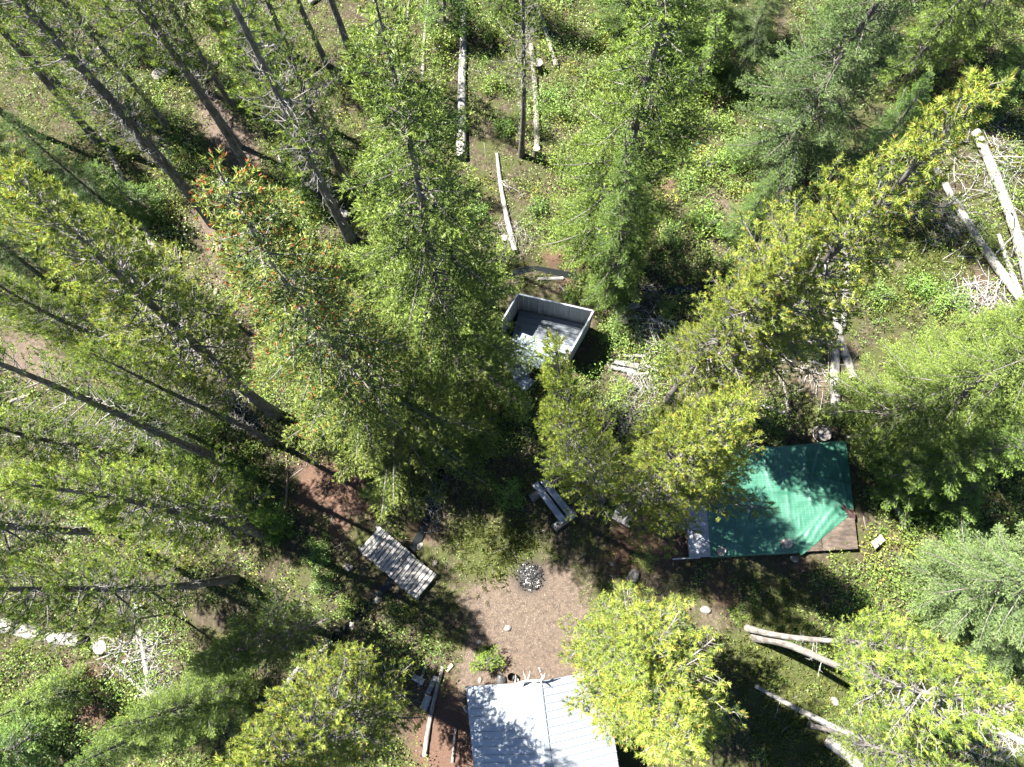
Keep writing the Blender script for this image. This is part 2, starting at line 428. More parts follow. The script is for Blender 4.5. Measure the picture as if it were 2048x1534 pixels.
def make_ground():
    def axis(a, b, step, far):
        i = np.arange(a, b + 1e-6, step)
        lo = a - np.array([1, 3, 7, 15, 30, 60, far])[::-1]; hi = b + np.array([1, 3, 7, 15, 30, 60, far])
        return np.concatenate([lo, i, hi])
    X = axis(-33, 30, 0.2, 120); Y = axis(-10, 34, 0.2, 120)
    xx, yy = np.meshgrid(X, Y)
    z = gz(xx, yy) + 0.015 * np.random.default_rng(1).normal(size=xx.shape)
    n, m = xx.shape
    idx = np.arange(n * m).reshape(n, m)
    q = np.stack([idx[:-1, :-1], idx[:-1, 1:], idx[1:, 1:], idx[1:, :-1]], -1).reshape(-1, 4)
    mb = MB()
    c = np.stack([zone(xx, yy, 0), zone(xx, yy, 1), zone(xx, yy, 2), np.exp(-(((xx - FP[0]) ** 2 + (yy - FP[1]) ** 2) / .55))], -1).reshape(-1, 4)
    mb.add(np.stack([xx, yy, z], -1).reshape(-1, 3), q, c)
    o = mb.build('ground', M_GROUND, None, True, True)
    tag(o, 'forest floor of brown needle litter, moss and bare trodden dirt', None, None, 'structure')


make_ground()


def make_water(name, pts, w, label):
    # resample the course, lay a strip of water in the bottom of its bed
    P = []
    for a, b in zip(pts[:-1], pts[1:]):
        for t in np.linspace(0, 1, 8, endpoint=False): P.append(a + (b - a) * t)
    P.append(pts[-1]); P = np.array(P)
    k = np.ones(9) / 9
    P = np.stack([np.convolve(np.pad(P[:, i], 4, mode='edge'), k, 'valid') for i in (0, 1)], -1)
    T = nrm(np.gradient(P, axis=0)); S = np.stack([-T[:, 1], T[:, 0]], -1)
    wv = w * (1 + 0.35 * noise(P[:, 0], P[:, 1], 1.3))
    rows = []
    for s in (-1, -.33, .33, 1): rows.append(np.column_stack([P + S * (wv * s)[:, None], np.full(len(P), -0.30)]))
    v = np.stack(rows, 1); idx = np.arange(len(P) * 4).reshape(len(P), 4)
    q = np.stack([idx[:-1, :-1], idx[1:, :-1], idx[1:, 1:], idx[:-1, 1:]], -1).reshape(-1, 4)
    mb = MB(); mb.add(v, q)
    tag(mb.build(name, M_WATER, None, True), label, None, None, 'structure')


make_water('creek', CREEK, 0.17, 'narrow dark creek running past the shed and under the plank footbridge')
make_water('pool', POOL, 0.5, 'dark water hole in deep shade between the pine trunks')


# ------------------------------------------------------------------ trees
def frames(A):
    ref = np.where(np.abs(A[:, 2:3]) > 0.9, np.array([[1., 0, 0]]), np.array([[0, 0, 1.]]))
    U = nrm(np.cross(A, ref)); return U, np.cross(U, A)


def needles(mb, P, A, L, k, nl, w, a0, a1, r, col, flat=1.0, cvar=0.25):
    n = len(P)
    if n == 0: return
    U, V = frames(A)
    t = r.random((n, k)); ph = r.random((n, k)) * 2 * math.pi
    ang = a1 + (a0 - a1) * t + r.normal(size=(n, k)) * 0.15
    base = P[:, None] + A[:, None] * (t * L[:, None])[..., None]
    D = np.cos(ang)[..., None] * A[:, None] + np.sin(ang)[..., None] * (np.cos(ph)[..., None] * U[:, None] + flat * np.sin(ph)[..., None] * V[:, None])
    D = nrm(D)
    S = nrm(np.cross(D, r.normal(size=(n, k, 3))))
    ln = nl * (0.65 + 0.6 * r.random((n, k)))
    ww = w * (0.7 + 0.6 * r.random((n, k)))
    v = np.stack([base - S * (ww / 2)[..., None], base + S * (ww / 2)[..., None], base + D * ln[..., None]], 2).reshape(-1, 3)
    c = np.repeat((col[:, None] * (1 + cvar * r.normal(size=(n, k)))[..., None]).reshape(-1, 3), 3, axis=0)
    mb.add(v, np.arange(n * k * 3).reshape(-1, 3), np.clip(c, 0.004, 1))


def trunk_mesh(h, r0, r, sides=10, rings=18, top=0.012, bend=0.055):
    z = np.linspace(0, 1, rings) ** 0.9 * h
    a, b = r.normal(size=3) * bend * np.array([3., 1.2, .5]), r.normal(size=3) * bend * np.array([3., 1.2, .5])
    u = z / h
    px = sum(a[i] * np.sin(math.pi * (i + 1) * u) for i in range(3)); py = sum(b[i] * np.sin(math.pi * (i + 1) * u) for i in range(3))
    pts = np.column_stack([px, py, z]); pts[0, 2] = -0.25
    rad = r0 * (1 - z / h) ** 0.8 + top; rad[0] *= 1.35; rad[1] *= 1.08
    return pts, rad


def at_h(pts, z):
    return np.column_stack([np.interp(z, pts[:, 2], pts[:, 0]), np.interp(z, pts[:, 2], pts[:, 1]), z])


def dead_limbs(mb, pts, rad, z0, z1, n, lmax, r):
    """curling grey dead limbs with side twigs along the bare trunk"""
    z = z0 + (z1 - z0) * r.random(n) ** 0.8
    az = r.random(n) * 2 * math.pi
    L = lmax * (0.25 + 0.75 * r.random(n)) * (0.55 + 0.45 * (z - z0) / (z1 - z0 + 1e-6))
    st = at_h(pts, z); el = r.normal(0.1, 0.35, n)
    m = 6; P = np.zeros((n, m, 3)); P[:, 0] = st
    curl = r.normal(0.18, 0.28, n); taz = r.normal(0, 0.16, n)
    for i in range(1, m):
        d = np.stack([np.cos(el) * np.cos(az), np.cos(el) * np.sin(az), np.sin(el)], -1)
        P[:, i] = P[:, i - 1] + d * (L / (m - 1))[:, None]
        el = el + curl + r.normal(0, .12, n); az = az + taz + r.normal(0, .12, n)
    R = np.linspace(1, 0.3, m)[None] * (0.008 + 0.008 * L[:, None])
    v, q, _ = tubes(P, R, 4); mb.add(v, q)
    # side twigs
    k = 3
    for j in range(k):
        i0 = r.integers(2, 5, n); b = P[np.arange(n), i0]
        d = nrm(nrm(P[np.arange(n), i0] - P[np.arange(n), i0 - 1]) + r.normal(0, .7, (n, 3)))
        l2 = L * (0.2 + .25 * r.random(n))
        Q = np.stack([b, b + d * (l2 * .5)[:, None], b + d * l2[:, None] + np.array([0, 0, .18]) * l2[:, None]], 1)
        v, q, _ = tubes(Q, np.array([[.007, .005, .003]]) * np.ones((n, 1)), 3); mb.add(v, q)


PINE_OLD_SHADE = np.array([0.055, 0.098, 0.022]); PINE_NEW = np.array([0.275, 0.345, 0.072]); BUD = np.array([0.36, 0.22, 0.085])  # old needles kept extra dark: inner crown shade put into their colour
FIR_OLD_SHADE = np.array([0.030, 0.064, 0.016]); FIR_NEW = np.array([0.165, 0.240, 0.050])  # old fir tone likewise deepened with painted interior shade


def pine_meshes(seed, h, cb, R, dead=40, dens=1.0, r0=0.2, bud=0.5, top_pow=0.75, newf=0.55, fine=False, k=33):
    """lodgepole pine: clear trunk, whorls of limbs with needle tufts at the twig ends"""
    r = np.random.default_rng(seed)
    pts, rad = trunk_mesh(h, r0, r)
    tb = MB(); add_tube(tb, pts, rad, 10, True, None, 0.05, r)
    lb, nb = MB(), MB()
    tp, ta, tl, tn = [], [], [], []      # tufts: position, axis, length, newness
    twP, twR = [], []
    z = cb * h; asym = r.random() * 6.28
    while z < h - 0.15:
        u = (z - cb * h) / (h - cb * h)
        prof = min(1.0, 0.55 + u * 2.2) * (1 - u) ** top_pow + 0.07
        nl = max(3, int(round((4.6 - 1.6 * u) * dens + r.random())))
        a0 = r.random() * 6.28
        for j in range(nl):
            az = a0 + j * 6.283 / nl + r.normal(0, .25)
            L = R * prof * (0.62 + 0.55 * r.random()) * (1 + 0.18 * math.cos(az - asym))
            if r.random() < 0.06: L *= 1.3
            el = -0.15 + 0.95 * u + r.normal(0, .14)
            zz = z + r.normal(0, .08)
            m = 6; p = np.zeros((m, 3)); p[0] = at_h(pts, np.array([zz]))[0]
            aa = az
            for i in range(1, m):
                d = np.array([math.cos(el) * math.cos(aa), math.cos(el) * math.sin(aa), math.sin(el)])
                p[i] = p[i - 1] + d * L / (m - 1); el += 0.13 + r.normal(0, .07); aa += r.normal(0, .12)
            rr = np.linspace(1, .35, m) * (0.010 + 0.013 * L)
            v, q, _ = tubes(p[None], rr[None], 4); lb.add(v, q)
            # branchlets
            nbk = max(3, int(L * 8.0 * dens))
            s = 0.28 + 0.72 * (np.arange(nbk) + r.random(nbk)) / nbk
            seg = np.clip(s * (m - 1), 0, m - 1.001); i0 = seg.astype(int); f = (seg - i0)[:, None]
            b = p[i0] * (1 - f) + p[i0 + 1] * f
            T = nrm(p[i0 + 1] - p[i0])
            side = nrm(np.cross(T, [0, 0, 1.])) * np.where(np.arange(nbk) % 2, 1, -1)[:, None]
            d = nrm(T * (0.55 + .35 * r.random((nbk, 1))) + side * (0.75 + .3 * r.normal(size=(nbk, 1))) + np.array([0, 0, 1]) * (0.28 + .35 * r.normal(size=(nbk, 1))))
            l2 = (0.20 + 0.34 * L * (1 - s) * r.random(nbk) + .14 * r.random(nbk))
            e = b + d * l2[:, None] + np.array([0, 0, .10]) * l2[:, None]
            twP.append(np.stack([b, (b + e) / 2 + r.normal(0, .012, (nbk, 3)), e], 1)); twR.append(np.tile([.010, .008, .006], (nbk, 1)))
            ax = nrm(d + np.array([0, 0, .35]))
            newn = np.clip(newf + .35 * r.normal(size=nbk) + 0.25 * (u - .5), 0, 1)
            tp.append(e - ax * .10); ta.append(ax); tl.append(.15 + .06 * r.random(nbk)); tn.append(newn)
            # second tuft on the longer branchlets
            lo = l2 > 0.30
            if lo.any():
                kk = lo.sum(); d2 = nrm(d[lo] + r.normal(0, .7, (kk, 3)) + np.array([0, 0, .2]))
                bb = (b[lo] + e[lo]) / 2; e2 = bb + d2 * (l2[lo] * .55)[:, None]
                twP.append(np.stack([bb, (bb + e2) / 2, e2], 1)); twR.append(np.tile([.008, .007, .005], (kk, 1)))
                tp.append(e2 - d2 * .09); ta.append(nrm(d2 + np.array([0, 0, .3]))); tl.append(.13 + .06 * r.random(kk)); tn.append(newn[lo] * .8)
            # limb tip
            ax = nrm((p[-1] - p[-2]) + np.array([0, 0, .05]))
            tp.append((p[-1] - ax * .05)[None]); ta.append(ax[None]); tl.append(np.array([.2])); tn.append(np.array([min(1, newf + .3)]))
        z += (0.30 + 0.22 * r.random()) * (1 - .35 * u) / max(.7, dens ** .5)
    # leader
    tp.append(np.array([[pts[-1, 0], pts[-1, 1], h - .18]])); ta.append(np.array([[0, 0, 1.]])); tl.append(np.array([.3])); tn.append(np.array([1.]))
    P = np.concatenate(tp); A = np.concatenate(ta); L = np.concatenate(tl); N_ = np.concatenate(tn)
    v, q, _ = tubes(np.concatenate(twP), np.concatenate(twR), 3); lb.add(v, q)
    c = PINE_OLD_SHADE + (PINE_NEW - PINE_OLD_SHADE) * N_[:, None]
    needles(nb, P, A, L, k, 0.104, 0.0155, 0.5, 1.4, r, c)
    hasb = r.random(len(P)) < bud
    Pb, Ab, Lb = P[hasb], A[hasb], L[hasb]
    needles(nb, Pb + Ab * Lb[:, None] * .8, Ab, np.full(len(Pb), .03), 4, 0.07, 0.026, 0.1, 0.5, r, np.tile(BUD, (len(Pb), 1)), cvar=.3)
    meshes = {'trunk': tb.mesh('trunk', M_BARK, True), 'limbs': lb.mesh('limbs', M_LIMB, True), 'crown': nb.mesh('crown', M_NEEDLE, False, True)}
    if dead:
        db = MB(); dead_limbs(db, pts, rad, max(.12, cb - .38) * h, (cb + .18) * h, dead, 1.25, r)
        meshes['dead_branches'] = db.mesh('dead_branches', M_DEAD, True)
    return {'h': h, 'R': R, 'm': meshes}


def fir_meshes(seed, h, R, cb=0.06, dens=1.0, r0=0.18, pw=0.85, redtop=0.0, droop=0.25, old=FIR_OLD_SHADE, new=FIR_NEW, nl_=0.085, step=.088, twl=.52, k=9, w=.021):
    """fir or spruce: dense cone of layered, drooping boughs made of flat sprays"""
    r = np.random.default_rng(seed)
    pts, rad = trunk_mesh(h, r0, r, bend=.06)
    tb = MB(); add_tube(tb, pts, rad, 10, True, None, 0.05, r)
    lb, nb = MB(), MB()
    sp_, sa_, sl_, sn_, sr_ = [], [], [], [], []
    lP, lR = [], []
    z = cb * h; asym = r.random() * 6.28
    while z < h - .12:
        u = (z - cb * h) / (h - cb * h)
        prof = (1 - u) ** pw * min(1, .75 + u * 2.5) + .05
        nl = max(4, int(round((6.2 - 1.5 * u) * dens + r.random() - .5)))
        a0 = r.random() * 6.28
        for j in range(nl):
            az = a0 + j * 6.283 / nl + r.normal(0, .22)
            L = R * prof * (0.52 + .62 * r.random()) * (1 + .10 * math.cos(az - asym))
            el = .25 * u + .45 * max(0, u - .7) - droop * (1 - u) + r.normal(0, .12)
            m = 5; p = np.zeros((m, 3)); p[0] = at_h(pts, np.array([min(h - .05, z + r.normal(0, .08))]))[0]
            aa = az
            for i in range(1, m):
                d = np.array([math.cos(el) * math.cos(aa), math.cos(el) * math.sin(aa), math.sin(el)])
                p[i] = p[i - 1] + d * L / (m - 1); el += (-.10 if i < 2 else .13) + r.normal(0, .05); aa += r.normal(0, .08)
            lP.append(p); lR.append(np.linspace(1, .3, m) * (.008 + .011 * L))
            ns = max(2, int(L / step))
            s = .24 + .76 * (np.arange(ns) + r.random(ns) * .8) / ns
            seg = np.clip(s * (m - 1), 0, m - 1.001); i0 = seg.astype(int); f = (seg - i0)[:, None]
            b = p[i0] * (1 - f) + p[i0 + 1] * f; T = nrm(p[i0 + 1] - p[i0])
            S = nrm(np.cross(T, [0, 0, 1.]))
            for sg in (-1, 1):
                d = nrm(T * (.70 + .25 * r.random((ns, 1))) + sg * S * (.75 + .2 * r.normal(size=(ns, 1))) + np.array([0, 0, 1]) * (.04 + .22 * r.normal(size=(ns, 1))))
                l2 = np.minimum(twl, .10 + .42 * L * (1 - s) ** .8) * (.6 + .6 * r.random(ns))
                nseg = int(np.ceil(l2.max() / .15))
                for g in range(nseg):
                    ok = l2 > g * .15 - .02
                    if not ok.any(): continue
                    bb = b[ok] + d[ok] * (g * .15)
                    sp_.append(bb); sl_.append(np.minimum(.15, np.maximum(.06, l2[ok] - g * .15)))
                    sa_.append(nrm(d[ok] + r.normal(0, .22, (ok.sum(), 3))))
                    tip = np.clip((g + 1) * .15 / np.maximum(l2[ok], .01), 0, 1.2) * .5 + .45 * s[ok]
                    sn_.append(np.clip(tip - .20 + .25 * r.normal(size=ok.sum()), 0, 1)); sr_.append(np.full(ok.sum(), u))
            sp_.append(p[-1:] - nrm(p[-1:] - p[-2:-1]) * .08); sa_.append(nrm(p[-1:] - p[-2:-1])); sl_.append(np.array([.16])); sn_.append(np.array([.9])); sr_.append(np.array([u]))
        z += (.40 + .22 * r.random()) * (1.15 - .5 * u) * min(1, h / 9 + .15) / max(.7, dens ** .5)
    sp_.append(np.array([[pts[-1, 0], pts[-1, 1], h - .3]])); sa_.append(np.array([[0, 0, 1.]])); sl_.append(np.array([.45])); sn_.append(np.array([1.])); sr_.append(np.array([1.]))
    v, q, _ = tubes(np.array(lP), np.array(lR), 4); lb.add(v, q)
    P = np.concatenate(sp_); A = np.concatenate(sa_); L = np.concatenate(sl_); N_ = np.concatenate(sn_); Uu = np.concatenate(sr_)
    c = old + (new - old) * N_[:, None]
    needles(nb, P, A, L, k, nl_, w, .45, 1.1, r, c, flat=.6)
    if redtop:
        sel = (r.random(len(P)) < redtop * np.clip((Uu - .5) * 2.2, 0, 1)) & (N_ > .3)
        needles(nb, P[sel] + A[sel] * L[sel][:, None], A[sel], np.full(sel.sum(), .03), 5, .05, .028, .2, .9, r, np.tile([.30, .095, .035], (sel.sum(), 1)))
    db = MB(); dead_limbs(db, pts, rad, .03 * h, .30 * h, 26, R * .55, r)
    return {'h': h, 'R': R, 'm': {'trunk': tb.mesh('trunk', M_BARK, True), 'limbs': lb.mesh('limbs', M_BARK, True),
                                  'crown': nb.mesh('crown', M_FIR, False, True), 'dead_branches': db.mesh('dead_branches', M_DEAD, True)}}


def place_tree(proto, name, label, cat, base, h, rz, wid=1.0, color=(1, 1, 1), lean=(0, 0), group=None, parts=None):
    root = empty(name, base, label, cat, group)
    s = h / proto['h']
    ax = Vector((lean[0], lean[1], h)).normalized()
    q = Vector((0, 0, 1)).rotation_difference(ax)
    root.rotation_mode = 'QUATERNION'
    from mathutils import Quaternion
    root.rotation_quaternion = q @ Quaternion((0, 0, 1), rz)
    root.scale = (s * wid, s * wid, s)
    for k, me in proto['m'].items():
        o = link(k, me, root); o.color = (*color, 1)
        if k in ('limbs', 'dead_branches'): o['kind'] = 'stuff'
    return root


PINE = {
    'dense': pine_meshes(11, 18.5, .30, 2.3, dead=26, dens=1.15, bud=.75, k=33),
    'dense2': pine_meshes(12, 21.0, .25, 2.5, dead=30, dens=.95, bud=.85, newf=.6, k=33),
    'bright': pine_meshes(13, 18.0, .34, 2.2, dead=70, dens=1.05, bud=.5, newf=.62, k=33),
    'open': pine_meshes(14, 19.0, .40, 2.4, dead=110, dens=.95, bud=.35, newf=.42),
    'thin': pine_meshes(15, 20.0, .36, 2.0, dead=140, dens=.68, bud=.3, newf=.38, r0=.21),
    'thin2': pine_meshes(16, 20.0, .30, 1.8, dead=100, dens=.62, bud=.3, newf=.4, r0=.17),
    'pale': pine_meshes(18, 17.0, .64, 1.6, dead=12, dens=1.0, bud=.4, newf=.55, r0=.15, k=33),
    'wide': pine_meshes(17, 15.0, .16, 2.7, dead=24, dens=1.2, bud=.8, newf=.6, top_pow=.65, k=33),
}
PINE['pale']['m']['trunk'].materials[0] = M_GREYLOG  # paler trunk: sunlit brightness put into the bark colour
FIR = {
    'big': fir_meshes(21, 22, 3.5, dens=1.0, pw=.72),
    'red': fir_meshes(22, 21, 3.3, dens=.95, pw=.75, redtop=.42, new=np.array([.180, .215, .045])),
    'mid': fir_meshes(23, 16, 2.8, dens=1.0, pw=.75),
    'lush': fir_meshes(24, 16, 3.5, dens=1.0, pw=.65, droop=.35, old=np.array([.055, .095, .030]), new=np.array([.145, .205, .058]), twl=.62, step=.088, k=8),
    'seed': fir_meshes(26, 1.5, .62, dens=.8, pw=.8, r0=.025, step=.10, cb=.08, k=9),
    'small': fir_meshes(25, 5.5, 1.25, dens=1.0, pw=.8, r0=.06, step=.085, cb=.04),
}


def tip_fit(b, t):
    B = G(*b); T = G(*t); s = B[:2] @ T[:2] / (T[:2] @ T[:2])
    return H * (1 - s), T[:2] * s - B[:2]


#  species, variant, foot on the photograph, tip (or height), crown width factor, tint, label
W1 = (1.08, 1.12, 1); YEL = (1.24, 1.18, .92); SHADE_TINT = (.72, .84, .95); PALE = (1.25, 1.15, 1.3); FRESH = (1.25, 1.28, 1.0)  # the dark tint puts shade into the colour of shaded crowns
TREES = [
    ('p', 'thin', (424, 444), 21.5, 1.0, W1, 'tall pine with a straight grey trunk from the dirt path to the top-left corner'),
    ('p', 'thin2', (386, 393), 17.5, .9, W1, 'slim pine beside the straight grey trunk, just above it'),
    ('p', 'open', (500, 345), 20.0, .9, FRESH, 'pine rooted at the pink dirt path with a thick pale grey trunk'),
    ('p', 'thin2', (480, 292), 16.5, .9, W1, 'dark thin trunked pine whose shadow crosses the pink dirt path'),
    ('p', 'thin', (702, 478), 21.0, 1.0, FRESH, 'tall pine with grey dead twigs halfway up, rooted beside the sawn stump'),
    ('p', 'thin2', (716, 402), 20.0, 1.0, W1, 'tall pine with smooth dark trunk left of the great central fir'),
    ('p', 'open', (200, 287), 19.0, .9, SHADE_TINT, 'pine in the shaded top-left thicket above the fallen grey log'),
    ('p', 'thin', (285, 560), 19.5, .9, W1, 'pine at the left edge with a tangle of pale dead twigs on its trunk'),
    ('p', 'bright', (552, 829), (20, 345), 1.1, YEL, 'sunlit yellow-green pine leaning from the dark water hole to the left edge'),
    ('p', 'open', (546, 886), (170, 700), .9, FRESH, 'mid-height pine directly below the yellow-green one, with dead twigs low on its trunk'),
    ('p', 'thin2', (440, 916), 18.5, 1.1, W1, 'pine with thin dark trunk slanting to the left edge, feet hidden by a fir'),
    ('p', 'bright', (533, 1069), 16.5, 1.0, FRESH, 'broad bright pine filling the left edge above the horizontal trunk'),
    ('p', 'open', (472, 1156), 19.0, .75, FRESH, 'pine whose trunk lies dead level across the left side of the view'),
    ('p', 'wide', (618, 1255), 11.0, .8, SHADE_TINT, 'short shaded pine over the brush above the creek boards'),
    ('p', 'dense', (790, 1372), (440, 1590), 1.1, YEL, 'golden-green pine top at the bottom edge, left of the cabin'),
    ('p', 'dense2', (1398, 800), (1965, 185), 1.12, YEL, 'large golden pine with brown buds reaching toward the top-right corner'),
    ('p', 'dense', (1335, 800), (1640, 450), .85, YEL, 'golden pine left of and below the largest golden one, by the firewood'),
    ('p', 'wide', (1262, 1010), (1470, 815), .78, YEL, 'bright bushy pine overhanging the left side of the green tarp'),
    ('p', 'bright', (1205, 1000), (1108, 685), .52, YEL, 'yellow-green pine standing in front of the roofless metal shed'),
    ('p', 'thin', (1042, 312), 15.0, .85, W1, 'slim pine with upright trunk between the two long grey logs at the top'),
    ('p', 'pale', (1495, 1256), (1900, 1318), .9, FRESH, 'upper one of two sunlit-trunked pines rooted together at the grassy slope'),
    ('p', 'pale', (1510, 1275), (2060, 1420), 1.0, FRESH, 'lower one of two sunlit-trunked pines rooted together, casting a long thin shadow'),
    ('p', 'dense2', (1185, 1240), (1275, 1345), 1.0, FRESH, 'rounded green pine top beside the bare dirt clearing'),
    ('p', 'dense', (1225, 1292), (1365, 1480), 1.4, YEL, 'bushy pine with brown buds covering the right slope of the cabin roof'),
    ('p', 'open', (1620, 1450), (1960, 1560), .8, FRESH, 'pine at the bottom edge beyond the white log'),
    ('p', 'thin2', (655, 130), 18.0, .9, W1, 'second of the dark trunks at the top edge, counted from the great central fir'),
    ('p', 'thin', (706, 120), 18.0, .9, W1, 'dark trunked pine at the top edge nearest the great central fir'),
    ('p', 'open', (540, 95), 17.0, 1.0, FRESH, 'pine with twisted trunk at the top edge above the dirt path'),
    ('p', 'open', (300, 120), 16.0, 1.0, FRESH, 'bright pine between the tall trunks near the top-left corner'),
    ('p', 'bright', (180, 60), 15.0, .9, FRESH, 'pine crown in the far top-left corner'),
    ('p', 'bright', (380, 30), 14.0, .9, FRESH, 'pine crown at the top edge over white stones'),
    ('p', 'thin2', (262, 232), 17.0, 1.0, FRESH, 'slender pine halfway between the two tall top-left trunks'),
    ('p', 'open', (120, 175), 17.0, 1.0, W1, 'pine near the top-left corner, left of the straight grey trunk'),
    ('p', 'open', (60, 430), 16.0, 1.0, SHADE_TINT, 'shaded pine at the left edge just above the yellow-green pine'),
    ('p', 'thin2', (335, 255), 15.0, 1.1, FRESH, 'slender pine beside the large white rock'),
    ('p', 'thin', (590, 230), 19.0, .9, FRESH, 'slim pine between the dead-twig pine and the smooth dark trunk'),
    ('p', 'open', (610, 330), 13.0, .8, W1, 'short pine below the slim trunks near the white pole'),
    ('p', 'bright', (330, 745), 13.0, .9, FRESH, 'light green pine under the yellow-green one at the left'),
    ('p', 'open', (120, 850), 14.0, 1.1, FRESH, 'light green pine at the left edge between the slanting trunks'),
    ('p', 'bright', (330, 935), 13.5, 1.0, FRESH, 'light green pine in front of the broad bright pine'),
    ('p', 'open', (230, 1060), 15.0, 1.1, W1, 'pine behind the level trunk at the left edge'),
    ('p', 'bright', (345, 1225), 6.5, .7, W1, 'low pine over the left brush pile'),
    ('p', 'thin2', (470, 215), 17.5, 1.0, W1, 'slender pine at the upper end of the pink dirt path'),
    ('p', 'open', (30, 250), 14.0, 1.1, SHADE_TINT, 'shaded pine at the left edge high in the view'),
    ('f', 'mid', (230, 420), 8.0, .9, SHADE_TINT, 'low dark fir in the shade by the grey fallen trunk'),
    ('f', 'mid', (130, 640), 8.0, 1.0, (1.1, 1.1, .9), 'low fir under the yellow-green pine at the left edge'),
    ('f', 'mid', (400, 880), 9.5, 1.0, (1.1, 1.12, .85), 'light fir between the two slanting left trunks'),
    ('f', 'small', (560, 1060), 2.6, 1.5, (1.5, 1.6, .9), 'round bright young fir at the end of the shaded trunk'),
    ('f', 'mid', (1345, 110), 9.0, 1.1, (.95, 1.05, .9), 'dark green fir at the top between the bright fir and the spruce'),
    ('f', 'mid', (1660, 90), 11.0, 1.1, (1.1, 1.1, .9), 'green fir at the top edge just left of the snag'),
    ('f', 'mid', (1750, 300), 6.0, 1.3, (.85, 1.0, .9), 'dark low fir behind the large golden pine'),
    ('f', 'mid', (1960, 880), 10.0, 1.2, (1.2, 1.15, .85), 'pale fir at the right edge under the widest one'),
    ('f', 'mid', (2010, 700), 9.0, 1.2, (1.25, 1.2, .9), 'pale fir in the right edge just below the silver logs'),
    ('f', 'mid', (1420, 60), 12.0, 1.1, (1.0, 1.05, .95), 'dark fir at the top edge left of the drooping spruce'),
    ('f', 'mid', (1250, 60), 12.0, 1.0, (.95, 1.05, .9), 'fir at the top edge behind the bright green one'),
    ('f', 'mid', (1010, 20), 9.0, 1.0, (.95, 1.05, .9), 'fir at the top edge just right of the long silver log'),
    ('f', 'small', (890, 60), 6.0, 1.2, (1.0, 1.1, .9), 'young fir at the top edge left of the long silver log'),
    ('f', 'small', (1380, 170), 5.0, 1.4, (1.1, 1.15, .9), 'young fir in the pale shrubs left of the drooping spruce'),
    ('f', 'mid', (1480, 470), 6.0, 1.2, (.9, 1.0, .9), 'dark low fir over the creek left of the golden pine'),
    ('f', 'small', (1690, 420), 5.0, 1.3, (.9, 1.0, .9), 'young fir in the shadow of the large golden pine'),
    ('f', 'small', (300, 420), 4.5, 1.2, (1.0, 1.1, .9), 'young fir left of the two brown poles'),
    ('f', 'small', (1870, 1010), 4.5, 1.5, (1.0, 1.1, .9), 'bushy young fir between the fallen pole and the grey-green spruce'),
    ('f', 'small', (820, 230), 4.0, 1.3, (1.05, 1.1, .9), 'young fir in the shrubs left of the long silver log'),
    ('f', 'red', (838, 885), (430, 330), 1.15, (1.05, 1.05, .9), 'tall fir with rusty red cones at its tip, in the middle of the left half'),
    ('f', 'big', (944, 770), (740, -40), 1.06, (1.15, 1.06, .85), 'great central fir, the tallest, with its dark side toward the metal shed'),
    ('f', 'mid', (1190, 500), 19.5, 1.05, (1.15, 1.1, .8), 'bright green fir right of the central logs, running off the top edge'),
    ('f', 'mid', (1215, 592), (1250, 262), .85, (1.05, 1.1, 1.0), 'smaller rounded fir standing in front of the bright one near the creek'),
    ('f', 'lush', (1560, 330), 17.0, 1.0, (1.0, 1.02, 1.1), 'drooping lush spruce at the top edge over bare lower trunks'),
    ('f', 'lush', (1470, 170), 10.0, .8, (1.0, 1.05, 1.0), 'lower green spruce joined to the drooping one on its left'),
    ('f', 'mid', (1800, 180), 11.0, 1.15, (1.15, 1.12, .85), 'bushy green fir below the dark leaning snag in the top-right corner'),
    ('f', 'mid', (1900, 95), 13.0, 1.2, (1.12, 1.1, .8), 'fir in the very top-right corner'),
    ('f', 'mid', (1960, 230), 7.0, 1.2, (.9, 1.0, .9), 'dark fir at the right edge behind the large golden pine'),
    ('f', 'lush', (1750, 842), 15.5, .95, (1.35, 1.25, .85), 'wide pale fir at the right edge above the green tarp, with rusty dead sprays'),
    ('f', 'mid', (1780, 960), 11.0, 1.1, (1.0, 1.05, .85), 'shaded fir behind the fallen pole right of the tarp'),
    ('f', 'mid', (1830, 760), 10.0, 1.2, (1.3, 1.2, .9), 'pale green fir between the white logs and the right edge'),
    ('f', 'lush', (1880, 1172), 14.0, .95, (1.35, 1.3, 1.55), 'pale grey-green spruce at the right edge below the tarp'),
    ('f', 'lush', (1960, 1260), 10.0, .9, (1.2, 1.2, 1.4), 'second grey-green spruce lower at the right edge'),
    ('f', 'mid', (1330, 1330), 9.5, .9, (1.15, 1.15, 1.1), 'green fir squeezed between the two pine tops by the cabin'),
    ('f', 'mid', (505, 1000), 8.0, 1.0, (1.1, 1.15, .8), 'light green fir among the left pines with a trunk shadow across it'),
    ('f', 'mid', (470, 1375), 9.5, 1.1, (1.15, 1.1, .85), 'green fir at the bottom-left above the creek boards'),
    ('f', 'mid', (380, 1440), 8.0, 1.1, (1.1, 1.1, .9), 'fir on the bottom edge left of the golden-green pine top'),
    ('f', 'small', (155, 1385), 4.5, 1.2, (1.3, 1.25, 1.0), 'young fir in a sunny gap near the bottom-left corner'),
    ('f', 'small', (70, 1470), 5.5, 1.3, (1.0, 1.1, 1.0), 'young fir in the bottom-left corner'),
    ('f', 'small', (185, 735), 3.2, .8, (1.3, 1.25, .8), 'single young fir poking up between the left pines'),
    ('f', 'seed', (958, 1312), 1.5, 1.0, (1.3, 1.3, .9), 'tiny bright fir seedling at the edge of the dirt clearing'),
    ('f', 'small', (870, 640), 6.5, 1.2, (.9, 1.0, .9), 'dark young fir tucked beneath the great central fir'),
